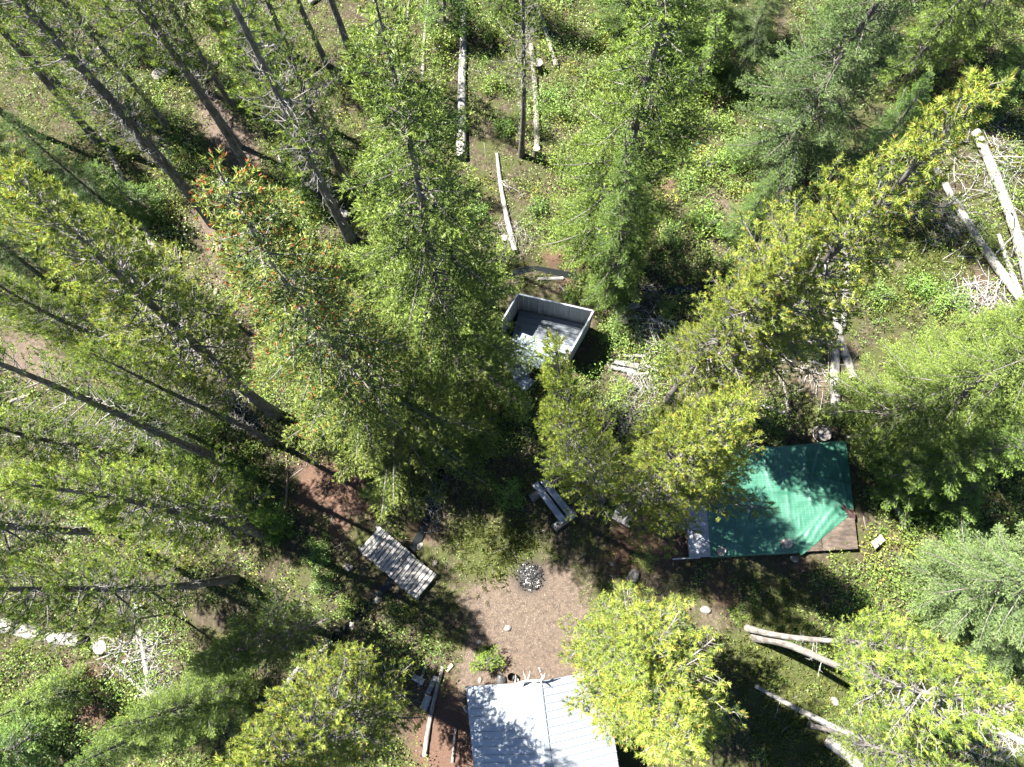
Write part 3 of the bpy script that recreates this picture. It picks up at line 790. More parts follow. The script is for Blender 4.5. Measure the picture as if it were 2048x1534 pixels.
    ('f', 'mid', (860, 870), 8.0, 1.0, (.9, 1.0, .9), 'dark fir under the red-tipped one, beside the brush pile'),
    ('f', 'small', (640, 400), 5.5, 1.1, (1.1, 1.1, .9), 'young fir between the stump and the white poles'),
    ('f', 'mid', (90, 560), 9.0, 1.0, SHADE_TINT, 'shaded fir at the left edge below the yellow-green pine'),
    ('f', 'mid', (20, 330), 9.0, 1.0, SHADE_TINT, 'dark fir at the left edge in deep shade'),
]
tr = np.random.default_rng(99)
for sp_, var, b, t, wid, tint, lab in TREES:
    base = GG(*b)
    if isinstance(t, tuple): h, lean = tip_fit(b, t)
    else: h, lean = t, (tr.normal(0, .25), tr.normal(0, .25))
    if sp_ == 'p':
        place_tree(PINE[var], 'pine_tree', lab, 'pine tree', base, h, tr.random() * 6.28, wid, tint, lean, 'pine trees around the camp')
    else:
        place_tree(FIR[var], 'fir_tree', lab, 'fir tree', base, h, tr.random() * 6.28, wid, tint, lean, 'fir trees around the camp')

# ------------------------------------------------------------------ undergrowth
KEEP = []       # (x, y, radius): built things that stand free of plants
for px, py, rr in [(1060, 1153, .8), (780, 1125, 1.0), (820, 1165, 1.0), (745, 1085, .9), (1470, 1000, 1.9), (1560, 1000, 2.1), (1650, 1000, 1.9), (1640, 930, 1.6), (1430, 950, 1.6), (1480, 930, 1.6),
                   (1010, 1460, 3.0), (1100, 1440, 3.0), (1000, 1520, 3.0), (1150, 1480, 3.0), (1100, 660, 1.9), (1060, 640, 1.4), (1090, 700, 1.6), (1150, 680, 1.2), (1040, 730, 1.1), (1110, 1000, .7), (1090, 975, .6), (1130, 1040, .6), (1680, 1070, 1.0), (1400, 1090, .8), (1520, 1080, 1.6), (1600, 1070, 1.6)]:
    p = G(px, py); KEEP.append((p[0], p[1], rr))


def keep_free(x, y):
    ok = np.ones(len(x), bool)
    for cx, cy, r in KEEP: ok &= (x - cx) ** 2 + (y - cy) ** 2 > r * r
    return ok & (seg_dist(x, y, CREEK) > .08) & (seg_dist(x, y, POOL) > .6)


def leaves(mb, P, size, r, col, up=0.8, asp=.55):
    """one folded-free rhombic leaf per point"""
    n = len(P)
    Nn = nrm(r.normal(size=(n, 3)) * .6 + np.array([0, 0, up]))
    T = nrm(np.cross(Nn, r.normal(size=(n, 3)))); S = np.cross(Nn, T)
    l = size[:, None]
    v = np.stack([P - T * l * .5, P + S * l * asp * .5, P + T * l * .5 - Nn * l * .12, P - S * l * asp * .5], 1).reshape(-1, 3)
    mb.add(v, np.arange(n * 4).reshape(-1, 4), np.repeat(np.clip(col, .004, 1), 4, axis=0))


def in_view(x, y):
    # a little more than the stretch of ground in the photograph
    lim = 22.5 + (y + 8) * .24
    return (x > -lim - 2) & (x < lim * .93 + 1) & (y > -9.5) & (y < 33.5)


def make_undergrowth():
    r = np.random.default_rng(5)
    n = 17000
    x = r.uniform(-33, 30, n); y = r.uniform(-9.5, 33.5, n)
    bare = np.clip(zone(x, y, 0) * 1.1 + zone(x, y, 2) * .9, 0, 1)
    lush = np.clip(.65 + .55 * noise(x, y, .38, 5.0) + .25 * noise(x, y, 1.3, 1.0), .05, 1.0)
    grassy = zone(x, y, 1)
    p = lush * (1 - bare) ** 1.5 * (1 - .6 * np.clip(grassy, 0, 1))
    ok = in_view(x, y) & keep_free(x, y) & (r.random(n) < p * 1.15)
    x, y, lush = x[ok], y[ok], lush[ok]
    n = len(x)
    big = r.random(n) < .5 * lush
    near_camp = np.hypot(x - .5, y - .5) < 5.5
    rad = np.where(big, .5 + .5 * r.random(n), .22 + .28 * r.random(n)); rad = np.where(near_camp, np.minimum(rad, .3), rad)
    ht = rad * (.8 + 1.0 * r.random(n)) * np.where(near_camp, .6, 1)
    cnt = (np.clip(rad * rad * 165, 11, 85)).astype(int)
    hue = r.random(n)
    c0 = np.array([.098, .178, .036]) + hue[:, None] * np.array([.10, .09, .022])
    yellow = r.random(n) < .12
    c0[yellow] = c0[yellow] * np.array([1.5, 1.05, .9])
    i = np.repeat(np.arange(n), cnt); m = len(i)
    d = nrm(r.normal(size=(m, 3))); d[:, 2] = np.abs(d[:, 2])
    rr = r.random(m) ** .45
    wob = 1 + .35 * np.sin(np.arctan2(d[:, 1], d[:, 0]) * 3 + hue[i] * 40)
    P = np.column_stack([x[i] + d[:, 0] * rad[i] * rr * wob, y[i] + d[:, 1] * rad[i] * rr * wob, np.zeros(m)])
    P[:, 2] = gz(P[:, 0], P[:, 1]) + .03 + d[:, 2] * ht[i] * rr
    size = (.065 + .06 * r.random(m)) * np.where(big[i], 1.1, .95) * np.where(near_camp[i], .7, 1)
    mb = MB(); leaves(mb, P, size, r, c0[i] * (1 + .25 * r.normal(size=(m, 1))), up=.5)
    tag(mb.build('undergrowth', M_LEAF, None, False, True), 'leafy green undergrowth covering the forest floor', None, None, 'stuff')
    # low creeping plants: single small leaves between the clumps
    n = 62000
    x = r.uniform(-32, 29, n); y = r.uniform(-9.5, 33, n)
    bare = np.clip(zone(x, y, 0) * 1.0 + zone(x, y, 2) * .75, 0, 1)
    dens = np.clip(.5 + .7 * noise(x, y, 1.1, 3.0) + .4 * noise(x, y, 3.7, 1.0), 0, 1) * (1 - bare) ** 2 + .9 * np.clip(zone(x, y, 1), 0, 1) * np.clip(.6 + noise(x, y, 2.2, 7.0), 0, 1) * (1 - bare)
    ok = in_view(x, y) & keep_free(x, y) & (r.random(n) < dens)
    x, y = x[ok], y[ok]; n = len(x)
    k = 4
    X = (x[:, None] + r.normal(0, .07, (n, k))).ravel(); Y = (y[:, None] + r.normal(0, .07, (n, k))).ravel()
    P = np.column_stack([X, Y, gz(X, Y) + .02 + .07 * r.random(n * k)])
    base = np.array([.075, .125, .026]) + r.random((n, 1)) * np.array([.11, .09, .025])
    mb = MB(); leaves(mb, P, .035 + .035 * r.random(n * k), r, np.repeat(base, k, axis=0) * (1 + .2 * r.normal(size=(n * k, 1))), 1.2, .7)
    tag(mb.build('ground_cover', M_LEAF, None, False, True), 'low creeping green plants between the shrubs', None, None, 'stuff')


make_undergrowth()


def make_grass():
    r = np.random.default_rng(6)
    n = 60000
    x = r.uniform(-30, 29, n); y = r.uniform(-9.5, 30, n)
    g = np.clip(zone(x, y, 1), 0, 1)
    dry = np.clip(.30 * np.clip(noise(x, y, .6, 9.0) + .1, 0, 1), 0, 1) * (1 - np.clip(zone(x, y, 0), 0, 1))
    ok = in_view(x, y) & keep_free(x, y) & (r.random(n) < np.clip(g * 1.0 + dry, 0, 1))
    x, y, g = x[ok], y[ok], g[ok]; n = len(x)
    k = 5
    X = np.repeat(x, k) + r.normal(0, .035, n * k); Y = np.repeat(y, k) + r.normal(0, .035, n * k)
    B = np.column_stack([X, Y, gz(X, Y)])
    a = r.random(n * k) * 6.283; L = .12 + .16 * r.random(n * k); ln = .35 + .6 * r.random(n * k)
    D = np.column_stack([np.cos(a) * ln, np.sin(a) * ln, np.ones(n * k)]) * L[:, None]
    S = np.column_stack([-np.sin(a), np.cos(a), np.zeros(n * k)]) * .009
    M1 = B + D * .55 + np.array([0, 0, .03]); E_ = B + D * np.array([1.15, 1.15, .8])
    v = np.stack([B - S, B + S, M1 + S, E_, M1 - S], 1).reshape(-1, 3)
    f0 = np.arange(n * k)[:, None] * 5
    base = np.array([.13, .18, .04]) + r.random((n, 1)) * np.array([.16, .12, .06])
    c = np.repeat(np.repeat(base, k, axis=0) * (1 + .15 * r.normal(size=(n * k, 1))), 5, axis=0)
    mb = MB(); mb.add(v, f0 + np.array([[0, 1, 2, 3, 4]]), np.clip(c, .01, 1))
    tag(mb.build('grass', M_GRASS, None, False, True), 'short and dry grass in the sunny gaps', None, None, 'stuff')


make_grass()


def make_twigs():
    """fallen twigs, chips and bark flakes"""
    r = np.random.default_rng(8)
    n = 6500
    x = r.uniform(-32, 29, n); y = r.uniform(-9, 33, n)
    ok = in_view(x, y) & keep_free(x, y) & (r.random(n) < .35 + .5 * np.clip(noise(x, y, .5, 4.), 0, 1)); x, y = x[ok], y[ok]; n = len(x)
    a = r.random(n) * 6.283; L = (.10 + .9 * r.random(n) ** 3) * np.where(zone(x, y, 0) > .5, .2, 1)
    m = 4; P = np.zeros((n, m, 3))
    for i in range(m):
        s = (i / (m - 1) - .5) * L
        P[:, i, 0] = x + np.cos(a) * s + r.normal(0, .03, n) * L; P[:, i, 1] = y + np.sin(a) * s + r.normal(0, .03, n) * L
        P[:, i, 2] = gz(P[:, i, 0], P[:, i, 1]) + .02 + r.random(n) * .08 * L
    v, q, _ = tubes(P, np.linspace(1, .5, m)[None] * (.005 + .010 * L[:, None]), 3)
    mb = MB(); mb.add(v, q)
    tag(mb.build('fallen_twigs', M_DEAD, None, True), 'scattered grey fallen twigs on the forest floor', None, None, 'stuff')
    # chips on the trodden dirt
    n = 5000
    c = G(1040, 1250); x = r.normal(c[0], 2.3, n); y = r.normal(c[1], 2.0, n)
    ok = (zone(x, y, 0) > .35) & keep_free(x, y); x, y = x[ok], y[ok]; n = len(x)
    P = np.column_stack([x, y, gz(x, y) + .012])
    mb = MB(); col = np.array([.34, .29, .25]) * (0.5 + .9 * r.random((n, 1)))
    leaves(mb, P, .02 + .045 * r.random(n) ** 2, r, col, 2.0, .4)
    tag(mb.build('wood_chips', M_GRASS, None, False, True), 'pale wood chips and bark flakes trodden into the dirt', None, None, 'stuff')


make_twigs()


# ------------------------------------------------------------------ single shrubs that stand out
def shrub_mesh(seed, R, h, n):
    r = np.random.default_rng(seed)
    mb = MB(); ns = 14
    a = r.random(ns) * 6.283; tip = np.column_stack([np.cos(a) * R * .7 * r.random(ns), np.sin(a) * R * .7 * r.random(ns), h * (.6 + .4 * r.random(ns))])
    P = np.stack([tip * 0 + r.normal(0, .04, (ns, 3)) * [1, 1, 0], tip * [.45, .45, .55], tip], 1)
    v, q, _ = tubes(P, np.tile([.016, .011, .005], (ns, 1)), 4); mb.add(v, q)
    stems = mb.mesh('stems', M_LIMB, True)
    k = r.integers(0, 26, n); ca = r.random(26) * 6.283; cr = r.random(26) ** .5 * R * .75; ch = h * (.25 + .7 * r.random(26)) * (1 - .45 * (cr / R) ** 2)
    C = np.column_stack([np.cos(ca) * cr, np.sin(ca) * cr, ch])
    d = nrm(r.normal(size=(n, 3))) * (r.random((n, 1)) ** .4) * R * .33 * np.array([1, 1, .75])
    Pl = C[k] + d; Pl[:, 2] = np.maximum(Pl[:, 2], .04)
    hue = r.random((26, 1))[k]
    col = (np.array([.115, .195, .042]) + hue * np.array([.09, .085, .02])) * (1 + .22 * r.normal(size=(n, 1)))
    lb = MB(); leaves(lb, Pl, .06 + .05 * r.random(n), r, col, .55)
    return {'stems': stems, 'foliage': lb.mesh('foliage', M_LEAF, False, True)}


SHRUB = [shrub_mesh(61, .9, .9, 1100), shrub_mesh(62, .75, .7, 800), shrub_mesh(63, 1.05, 1.2, 1400)]
for i, (px, py, sc_, lab) in enumerate([
        (905, 255, 1.1, 'leafy shrub left of the foot of the long silver log'), (990, 175, 1.2, 'leafy shrub between the long silver log and the slim pine'), (880, 110, 1.3, 'big leafy shrub beside the thin grey log'),
        (985, 60, 1.2, 'leafy shrub at the top edge right of the long silver log'), (1010, 262, 1.0, 'shaded shrub near the foot of the slim upright pine'), (1105, 215, 1.1, 'shrub right of the dark tall stump'),
        (960, 425, 1.0, 'sunny shrub left of the white branched trunk'), (1075, 420, 1.0, 'sunny shrub right of the white branched trunk'), (1355, 235, 1.3, 'pale big shrub right of the bright green fir'),
        (1400, 345, 1.3, 'big sunny shrub below the teal hose'), (1330, 300, 1.0, 'shrub between the bright fir and the teal hose'), (1455, 330, 1.0, 'shrub at the shade edge of the drooping spruce'),
        (1400, 455, 1.3, 'dark shrub in the shade above the creek'), (1340, 475, 1.1, 'dark shrub right of the smaller rounded fir'), (1230, 672, .8, 'round green shrub between shed and firewood'),
        (1240, 775, .75, 'green shrub below the pair of white beams'), (1335, 618, .9, 'round green shrub above the woodpile'), (1165, 575, .9, 'green shrub behind the shed back wall'), (1140, 590, .6, 'small shrub touching the shed back wall'),
        (745, 990, .9, 'bright shrub right of the brown litter, beside the beams'), (560, 1035, .9, 'bright shrub below the level pine trunk'), (655, 1160, .9, 'lush shrub left of the plank footbridge'), (690, 1215, .9, 'lush shrub at the creek below the footbridge'),
        (1290, 1118, .6, 'small bright shrub right above the large boulder'), (1475, 1228, .6, 'small bright shrub by the two sunlit-trunked pines'), (1835, 575, 1.2, 'wide shrub on the sunny slope right of the white logs'),
        (1890, 610, 1.1, 'wide shrub on the sunny slope close to the silver logs'), (1750, 600, 1.0, 'fresh green shrub right of the white log pair'), (700, 560, 1.0, 'shrub in the gap beside the red-tipped fir'), (590, 360, .9, 'green shrub at the white pole'),
        (470, 205, .9, 'green shrub at the pink dirt path bend'), (1090, 960, .7, 'small bright shrub behind the bench'), (1020, 990, .8, 'dark round shrub left of the bench'), (640, 1100, .9, 'lush shrub beside the brown stone')]):
    p = GG(px, py); sm = SHRUB[i % 3]
    root = empty('shrub', p, lab, 'shrub', 'leafy shrubs', rz=i * 1.7); root.scale = (sc_, sc_, sc_ * (.85 + .3 * ((i * 7) % 5) / 5))
    tn = (.85 + .35 * ((i * 13) % 7) / 7, .9 + .25 * ((i * 5) % 7) / 7, 1, 1)
    for nm in ('stems', 'foliage'):
        o = link(nm, sm[nm], root); o.color = tn
        if nm == 'foliage': pass

# ------------------------------------------------------------------ orientation helpers for built things
def basis(zdir, xhint=(1, 0, 0)):
    z = np.array(zdir, float); z /= np.linalg.norm(z)
    x = np.array(xhint, float); x = x - z * (x @ z)
    if np.linalg.norm(x) < 1e-3: x = np.array([0, 1., 0]) - z * z[1]
    x /= np.linalg.norm(x); y = np.cross(z, x)
    return np.stack([x, y, z], 1)


def orient(o, M, loc):
    mm = Matrix([[float(M[i][j]) for j in range(3)] + [float(loc[i])] for i in range(3)] + [[0, 0, 0, 1]])
    o.matrix_world = mm
    return o


lr = np.random.default_rng(41)


def make_log(name, a, b, d0, d1, mat, label, cat='log', limbs=0, limb_len=1.2, cut=None, lift0=0.0, lift1=0.0, group=None, sides=10, bend=.02):
    """a felled trunk between two spots on the ground; local z runs along it"""
    A = GG(*a); B = GG(*b); A[2] += d0 / 2 * .85 + lift0; B[2] += d1 / 2 * .85 + lift1
    D = B - A; L = float(np.linalg.norm(D)); M = basis(D, (0, 0, 1))
    k = max(6, int(L / .5)); z = np.linspace(0, L, k)
    bx = bend * L * np.sin(np.linspace(0, 3.14, k)) * lr.normal() ; by = bend * L * np.sin(np.linspace(0, 3.14, k)) * lr.normal()
    pts = np.column_stack([bx * .3, by, z])
    mb = MB(); rad = np.linspace(d0, d1, k) / 2 * (1 + .05 * lr.normal(size=k))
    add_tube(mb, pts, rad, sides, True, None, .05, lr)
    o = mb.build(name, mat, None, True); orient(o, M, A); tag(o, label, cat, group)
    if cut is not None and d0 > .1:
        for zz, rr, sg in ((-.004, d0 / 2 * .97, -1), (L + .004, d1 / 2 * .97, 1)):
            mb = MB(); a_ = np.arange(12) / 12 * 6.2832
            ring = np.column_stack([np.cos(a_) * rr, np.sin(a_) * rr, np.full(12, zz)])
            ring2 = ring * np.array([.5, .5, 1]) + np.array([0, 0, sg * .004]); c = np.array([[0, 0, zz + sg * .002]])
            v = np.vstack([ring, ring2, c]); off = pts[0 if sg < 0 else -1] * np.array([1, 1, 0]); v = v + off
            mb.add(v, [[i, (i + 1) % 12, 12 + (i + 1) % 12, 12 + i] for i in range(12)]); mb.add(v[12:], [[i, (i + 1) % 12, 12] for i in range(12)])
            mb.build('cut_end', cut, o)
    for i in range(limbs):
        t = .12 + .85 * lr.random(); zc = t * L; c = np.array([np.interp(zc, z, pts[:, 0]), np.interp(zc, z, pts[:, 1]), zc])
        az = lr.uniform(-2.3, 2.3)                       # local +x is up, so limbs stay off the ground
        ll = limb_len * (.35 + .65 * lr.random()); m = 6; p = np.zeros((m, 3)); p[0] = c; d = np.array([math.cos(az), math.sin(az), .55 + .3 * lr.normal()])
        for q in range(1, m):
            d = d / np.linalg.norm(d); p[q] = p[q - 1] + d * ll / (m - 1); d = d + lr.normal(0, .16, 3) + np.array([-.10, 0, .10])
        mb = MB(); rb = np.linspace(1, .3, m) * (.010 + .012 * ll); add_tube(mb, p, rb, 5)
        for w in range(4 if ll > .5 else 1):
            i0 = lr.integers(1, m - 1); d2 = nrm(nrm(p[i0 + 1] - p[i0]) + lr.normal(0, .6, 3)); l2 = ll * (.2 + .3 * lr.random())
            add_tube(mb, [p[i0], p[i0] + d2 * l2 * .5, p[i0] + d2 * l2 + lr.normal(0, .03, 3)], [.010, .007, .004], 4)
        mb.build('branch', M_DEAD, o, True)
    return o


S = M_SILVER; Gm = M_GREYLOG
LOGS = [
    ((931, -30), (924, 322), .34, .50, S, 'long straight silver log running up to the top edge, left of the slim upright pine', 0, 0),
    ((994, 308), (1031, 505), .16, .30, S, 'white fallen trunk with bare side branches, pointing at the shed', 9, 1.3),
    ((1062, 92), (1074, 300), .26, .32, Gm, 'grey log beside the slim upright pine', 1, .6),
    ((1072, 10), (1113, 135), .22, .28, Gm, 'grey log slanting at the top edge right of the slim upright pine', 0, 0),
    ((860, -20), (846, 168), .14, .20, Gm, 'thin grey log left of the long straight silver log', 3, .7),
    ((822, -20), (814, 66), .08, .12, S, 'thin white pole at the top edge', 0, 0),
    ((1946, 268), (2075, 690), .44, .56, S, 'thick silver log nearest the right edge, with long bare limbs', 12, 2.2),
    ((1868, 340), (2048, 618), .30, .46, S, 'silver log with long bare limbs, left of the thickest one', 14, 2.2),
    ((1995, 470), (2060, 640), .18, .26, S, 'thin silver log wedged between the two thick silver logs', 5, 1.4),
    ((1692, 520), (1682, 662), .26, .30, S, 'white log under the golden pine, pointing straight up the view', 4, 1.4),
    ((1662, 602), (1702, 758), .28, .36, S, 'white log crossing the straight one beside the small stump', 0, 0),
    ((1676, 650), (1668, 836), .36, .44, S, 'broad split white log, lowest of the white trio', 0, 0),
    ((1744, 868), (1808, 1056), .16, .26, Gm, 'grey fallen pole with branch stubs right of the tarp', 8, .9),
    ((1745, 866), (1690, 876), .10, .14, Gm, 'short grey pole lying at the upper corner of the tarp', 0, 0),
    ((-30, 1238), (166, 1282), .62, .56, S, 'thick sawn white log at the left edge', 3, 1.0),
    ((205, 270), (325, 528), .22, .36, Gm, 'grey fallen trunk with dead limbs below the shaded top-left thicket', 10, 1.1),
    ((361, 425), (347, 572), .10, .13, M_BROWN, 'left one of two brown poles lying side by side', 0, 0),
    ((373, 433), (357, 565), .09, .11, M_BROWN, 'right one of two brown poles lying side by side', 0, 0),
    ((557, 312), (592, 420), .10, .16, S, 'white pole by the young fir above the red-tipped fir', 1, .5),
    ((562, 378), (564, 421), .18, .18, S, 'short white log beside the white pole', 0, 0),
    ((1584, 236), (1571, 412), .26, .34, S, 'white dead trunk emerging from under the drooping spruce', 6, 1.3),
    ((1522, 250), (1568, 398), .18, .26, Gm, 'grey dead trunk with many twigs left of the white one under the spruce', 9, 1.2),
    ((1640, 240), (1668, 312), .14, .18, Gm, 'thin dead trunk in the shade right of the white dead trunk', 4, 1.),
    ((272, 1205), (304, 1405), .14, .24, S, 'white thin log in the left brush pile', 6, 1.0),
    ((232, 1330), (296, 1388), .12, .16, S, 'white stick log crossing the left brush pile', 1, .5),
    ((272, 1392), (318, 1383), .12, .12, S, 'short grey stick at the foot of the left brush pile', 0, 0),
    ((886, 1332), (849, 1512), .16, .20, Gm, 'long grey pole on the ground left of the cabin', 0, 0),
    ((912, 1455), (905, 1524), .10, .12, Gm, 'short pole between the long grey pole and the cabin', 0, 0),
    ((573, 905), (572, 1018), .09, .12, M_BROWN, 'thin brown pole lying below the dark water hole', 0, 0),
    ((652, 1292), (560, 1378), .18, .20, Gm, 'grey log along the creek bank, upper piece', 0, 0),
    ((600, 1330), (512, 1446), .20, .22, S, 'pale log along the creek bank, lower piece', 0, 0),
    ((575, 1378), (505, 1462), .14, .16, Gm, 'dark wet log beside the pale creek bank log', 0, 0),
    ((955, 815), (903, 942), .07, .10, Gm, 'thin straight pole leaning over the creek brush', 0, 0),
    ((918, 822), (880, 905), .12, .16, Gm, 'old grey log in the creek brush', 3, .7),
    ((1228, 1160 - 330), (1285, 868), .07, .09, S, 'pale stick on the dark brush by the shed pine', 0, 0),
    ((1246, 872), (1268, 820), .10, .12, Gm, 'grey stick propped in the dark brush by the shed pine', 0, 0),
    ((1520, 812), (1565, 828), .22, .24, S, 'short white log at the right of the golden pine foot', 0, 0),
    ((1563, 760), (1574, 826), .12, .14, Gm, 'dark short log standing askew beside the short white one', 0, 0),
    ((1508, 1371), (1722, 1482), .17, .36, S, 'long white log lying across the sunny grass at the lower right', 5, .9),
    ((1650, 1478), (1715, 1530), .42, .40, S, 'thick grey-white log at the bottom edge', 0, 0),
    ((1960, 1440), (2075, 1500), .26, .3, S, 'white log under bare twigs in the bottom-right corner', 8, 1.2),
    ((1075, 560), (1126, 555), .18, .20, S, 'short white log lying across above the shed', 0, 0),
    ((1118, 572), (1135, 588), .10, .10, S, 'small white chunk of wood behind the shed wall', 0, 0),
    ((45, 1410), (62, 1440), .12, .15, S, 'small broken white log in the bottom-left corner', 2, .5),
    ((-10, 820), (60, 792), .14, .18, Gm, 'grey log end at the left edge among pine shade', 0, 0),
    ((620, 10), (655, -15), .28, .3, S, 'white log end at the top edge among dark trunks', 0, 0),
    ((1830, 20), (1805, -40), .26, .3, S, 'white log in the top-right corner beside the snag', 0, 0),
]
for a, b, d0, d1, mat, lab, nb_, ll in LOGS:
    make_log('fallen_log', a, b, d0, d1, mat, lab, 'log', nb_, ll, M_CUTGREY if max(d0, d1) > .2 else None)
# the dark leaning snag in the top-right corner: a dead trunk leaning well off the ground
make_log('dead_snag', (1690, 165), (1775, 62), .42, .22, M_CHAR, 'dark charred snag leaning up to the top-right corner', 'dead tree', 7, 1.2, None, 0, 3.2)

FIREWOOD = [
    ((1219, 629), (1277, 612), .24, S, 'upper round firewood log under the wide white plank'),
    ((1219, 643), (1274, 635), .22, S, 'lower round firewood log under the wide white plank'),
    ((1250, 620), (1266, 606), .12, S, 'thin firewood piece behind the wide white plank'),
    ((1300, 638), (1338, 655), .16, S, 'firewood log left end of the sunny woodpile by the golden pine'),
    ((1315, 634), (1352, 648), .16, S, 'topmost firewood log of the sunny woodpile by the golden pine'),
    ((1328, 652), (1362, 668), .15, S, 'middle firewood log of the sunny woodpile by the golden pine'),
    ((1338, 646), (1372, 660), .13, S, 'right firewood log of the sunny woodpile by the golden pine'),
    ((1246, 712), (1294, 713), .15, S, 'firewood log lying alone above the pair of beams'),
    ((1228, 724), (1276, 733), .26, S, 'upper beam of the pair of white beams near the shed'),
    ((1221, 735), (1270, 745), .24, S, 'lower beam of the pair of white beams near the shed'),
    ((1255, 749), (1296, 747), .12, S, 'thin white stick below the pair of beams'),
    ((1286, 728), (1316, 742), .14, S, 'firewood piece at the shade edge right of the beams'),
    ((1335, 682), (1350, 687), .14, S, 'stubby firewood piece under the golden pine'),
]
for a, b, d, mat, lab in FIREWOOD:
    make_log('firewood_log', a, b, d, d, mat, lab, 'firewood', 0, 0, M_CUT, group='firewood by the shed', sides=9, bend=.0)
# wide white plank lying over two firewood logs
mb = MB(); A = GG(1241, 604, .30); B = GG(1247, 652, .30); D = B - A; L_ = np.linalg.norm(D)
o = None
v = np.array([[0, -.02, 0], [.35, -.10, 0], [1.2 * L_ / 1.2, -.20, 0], [L_, .20, 0], [.35, .10, 0], [0, .02, 0]])
mb.add(np.vstack([v + [0, 0, .025], v - [0, 0, .025]]), [[0, 1, 2, 3, 4, 5][::1]]); mb.add(np.vstack([v + [0, 0, .025], v - [0, 0, .025]]), [[6, 7, 8, 9, 10, 11][::-1]])
mb.add(np.vstack([v + [0, 0, .025], v - [0, 0, .025]]), [[i, i + 6, (i + 1) % 6 + 6, (i + 1) % 6] for i in range(6)])
o = mb.build('split_plank', M_SILVER); X = D / L_; orient(o, np.stack([X, np.cross([0, 0, 1], X), [0, 0, 1]], 1), A)
tag(o, 'wide white tapering plank lying across two firewood logs', 'plank')


# ------------------------------------------------------------------ stumps, stones
def make_stump(px, py, d, h, label, mat=M_BARK, cut=M_CUTGREY, cat='stump', name='tree_stump', z=None):
    p = GG(px, py) if z is None else G(px, py, z)
    mb = MB(); add_tube(mb, [[0, 0, -.12 if z is None else 0], [0, 0, h * .5], [0, 0, h]], [d / 2 * (1.25 if z is None else 1.0), d / 2 * 1.04, d / 2], 14, True, None, .05, lr)
    o = mb.build(name, mat, None, True); o.location = [float(c) for c in p]; tag(o, label, cat)
    mb = MB(); a_ = np.arange(14) / 14 * 6.2832; R1 = d / 2 * .94
    ring = np.column_stack([np.cos(a_) * R1, np.sin(a_) * R1, np.full(14, h + .006)]); ring2 = ring * np.array([.55, .55, 1]) + np.array([0, 0, .006])
    mb.add(np.vstack([ring, ring2]), [[i, (i + 1) % 14, 14 + (i + 1) % 14, 14 + i] for i in range(14)]); mb.add(ring2, [list(range(14))])
    mb.build('cut_face', cut, o)
    return o


make_stump(692, 437, .46, .45, 'sawn grey stump beside the tall pine left of the great central fir')
make_stump(1076, 138, .55, .55, 'dark tall stump among leafy shrubs at the top', M_CHAR, M_GREYLOG)
make_stump(1073, 309, .36, .5, 'small reddish sawn stump at the end of the grey log', M_BARK, M_CUT)
make_stump(1664, 692, .42, .35, 'small sawn stump beside the white log trio')
make_stump(1640, 872, .66, .45, 'broad dark stump just above the tarp', M_CHAR, M_GREYLOG)
make_stump(206, 1293, .6, .3, 'wide grey stump beside the end of the thick sawn log')
make_stump(1086, 932, .36, .35, 'shaded stump left of the shed pine', M_CHAR, M_BROWN)
make_stump(1105, 936, .32, .4, 'second shaded stump right next to the first, left of the shed pine', M_CHAR, M_GREYLOG)
make_stump(773, 1022, .42, .28, 'dark stump below the end of the brown beams', M_CHAR, M_GREYLOG)
make_stump(1722, 868, .4, .35, 'stump hidden under pale fir boughs at the tarp corner', M_CHAR, M_GREYLOG)


def make_stone(px, py, r0, label, flat=.6, mat=M_STONE, name='stone', cat='stone', dz=0.0):
    p = GG(px, py); n, m = 9, 12
    th = np.linspace(0.001, math.pi - .001, n); ph = np.arange(m) / m * 2 * math.pi
    T, Pp = np.meshgrid(th, ph, indexing='ij')
    d = np.stack([np.sin(T) * np.cos(Pp), np.sin(T) * np.sin(Pp), np.cos(T)], -1)
    k = np.ones((n, m))
    for _ in range(9):
        nn = nrm(lr.normal(size=3)); c = .72 + .25 * lr.random(); dd = d @ nn
        k = np.where(dd > c * .9, np.minimum(k, c / np.maximum(dd, .05)), k)
    k *= 1 + .03 * lr.normal(size=(n, m))
    v = d * k[..., None] * r0 * .85 * np.array([1.2, .85, flat])
    idx = np.arange(n * m).reshape(n, m); nx = np.roll(idx, -1, 1)
    q = np.stack([idx[:-1], idx[1:], nx[1:], nx[:-1]], -1).reshape(-1, 4)
    mb = MB(); mb.add(v.reshape(-1, 3), q); o = mb.build(name, mat, None, False)
    o.location = (float(p[0]), float(p[1]), float(p[2]) + r0 * flat * .45 + dz); o.rotation_euler = (0, 0, lr.random() * 6)
    return tag(o, label, cat)


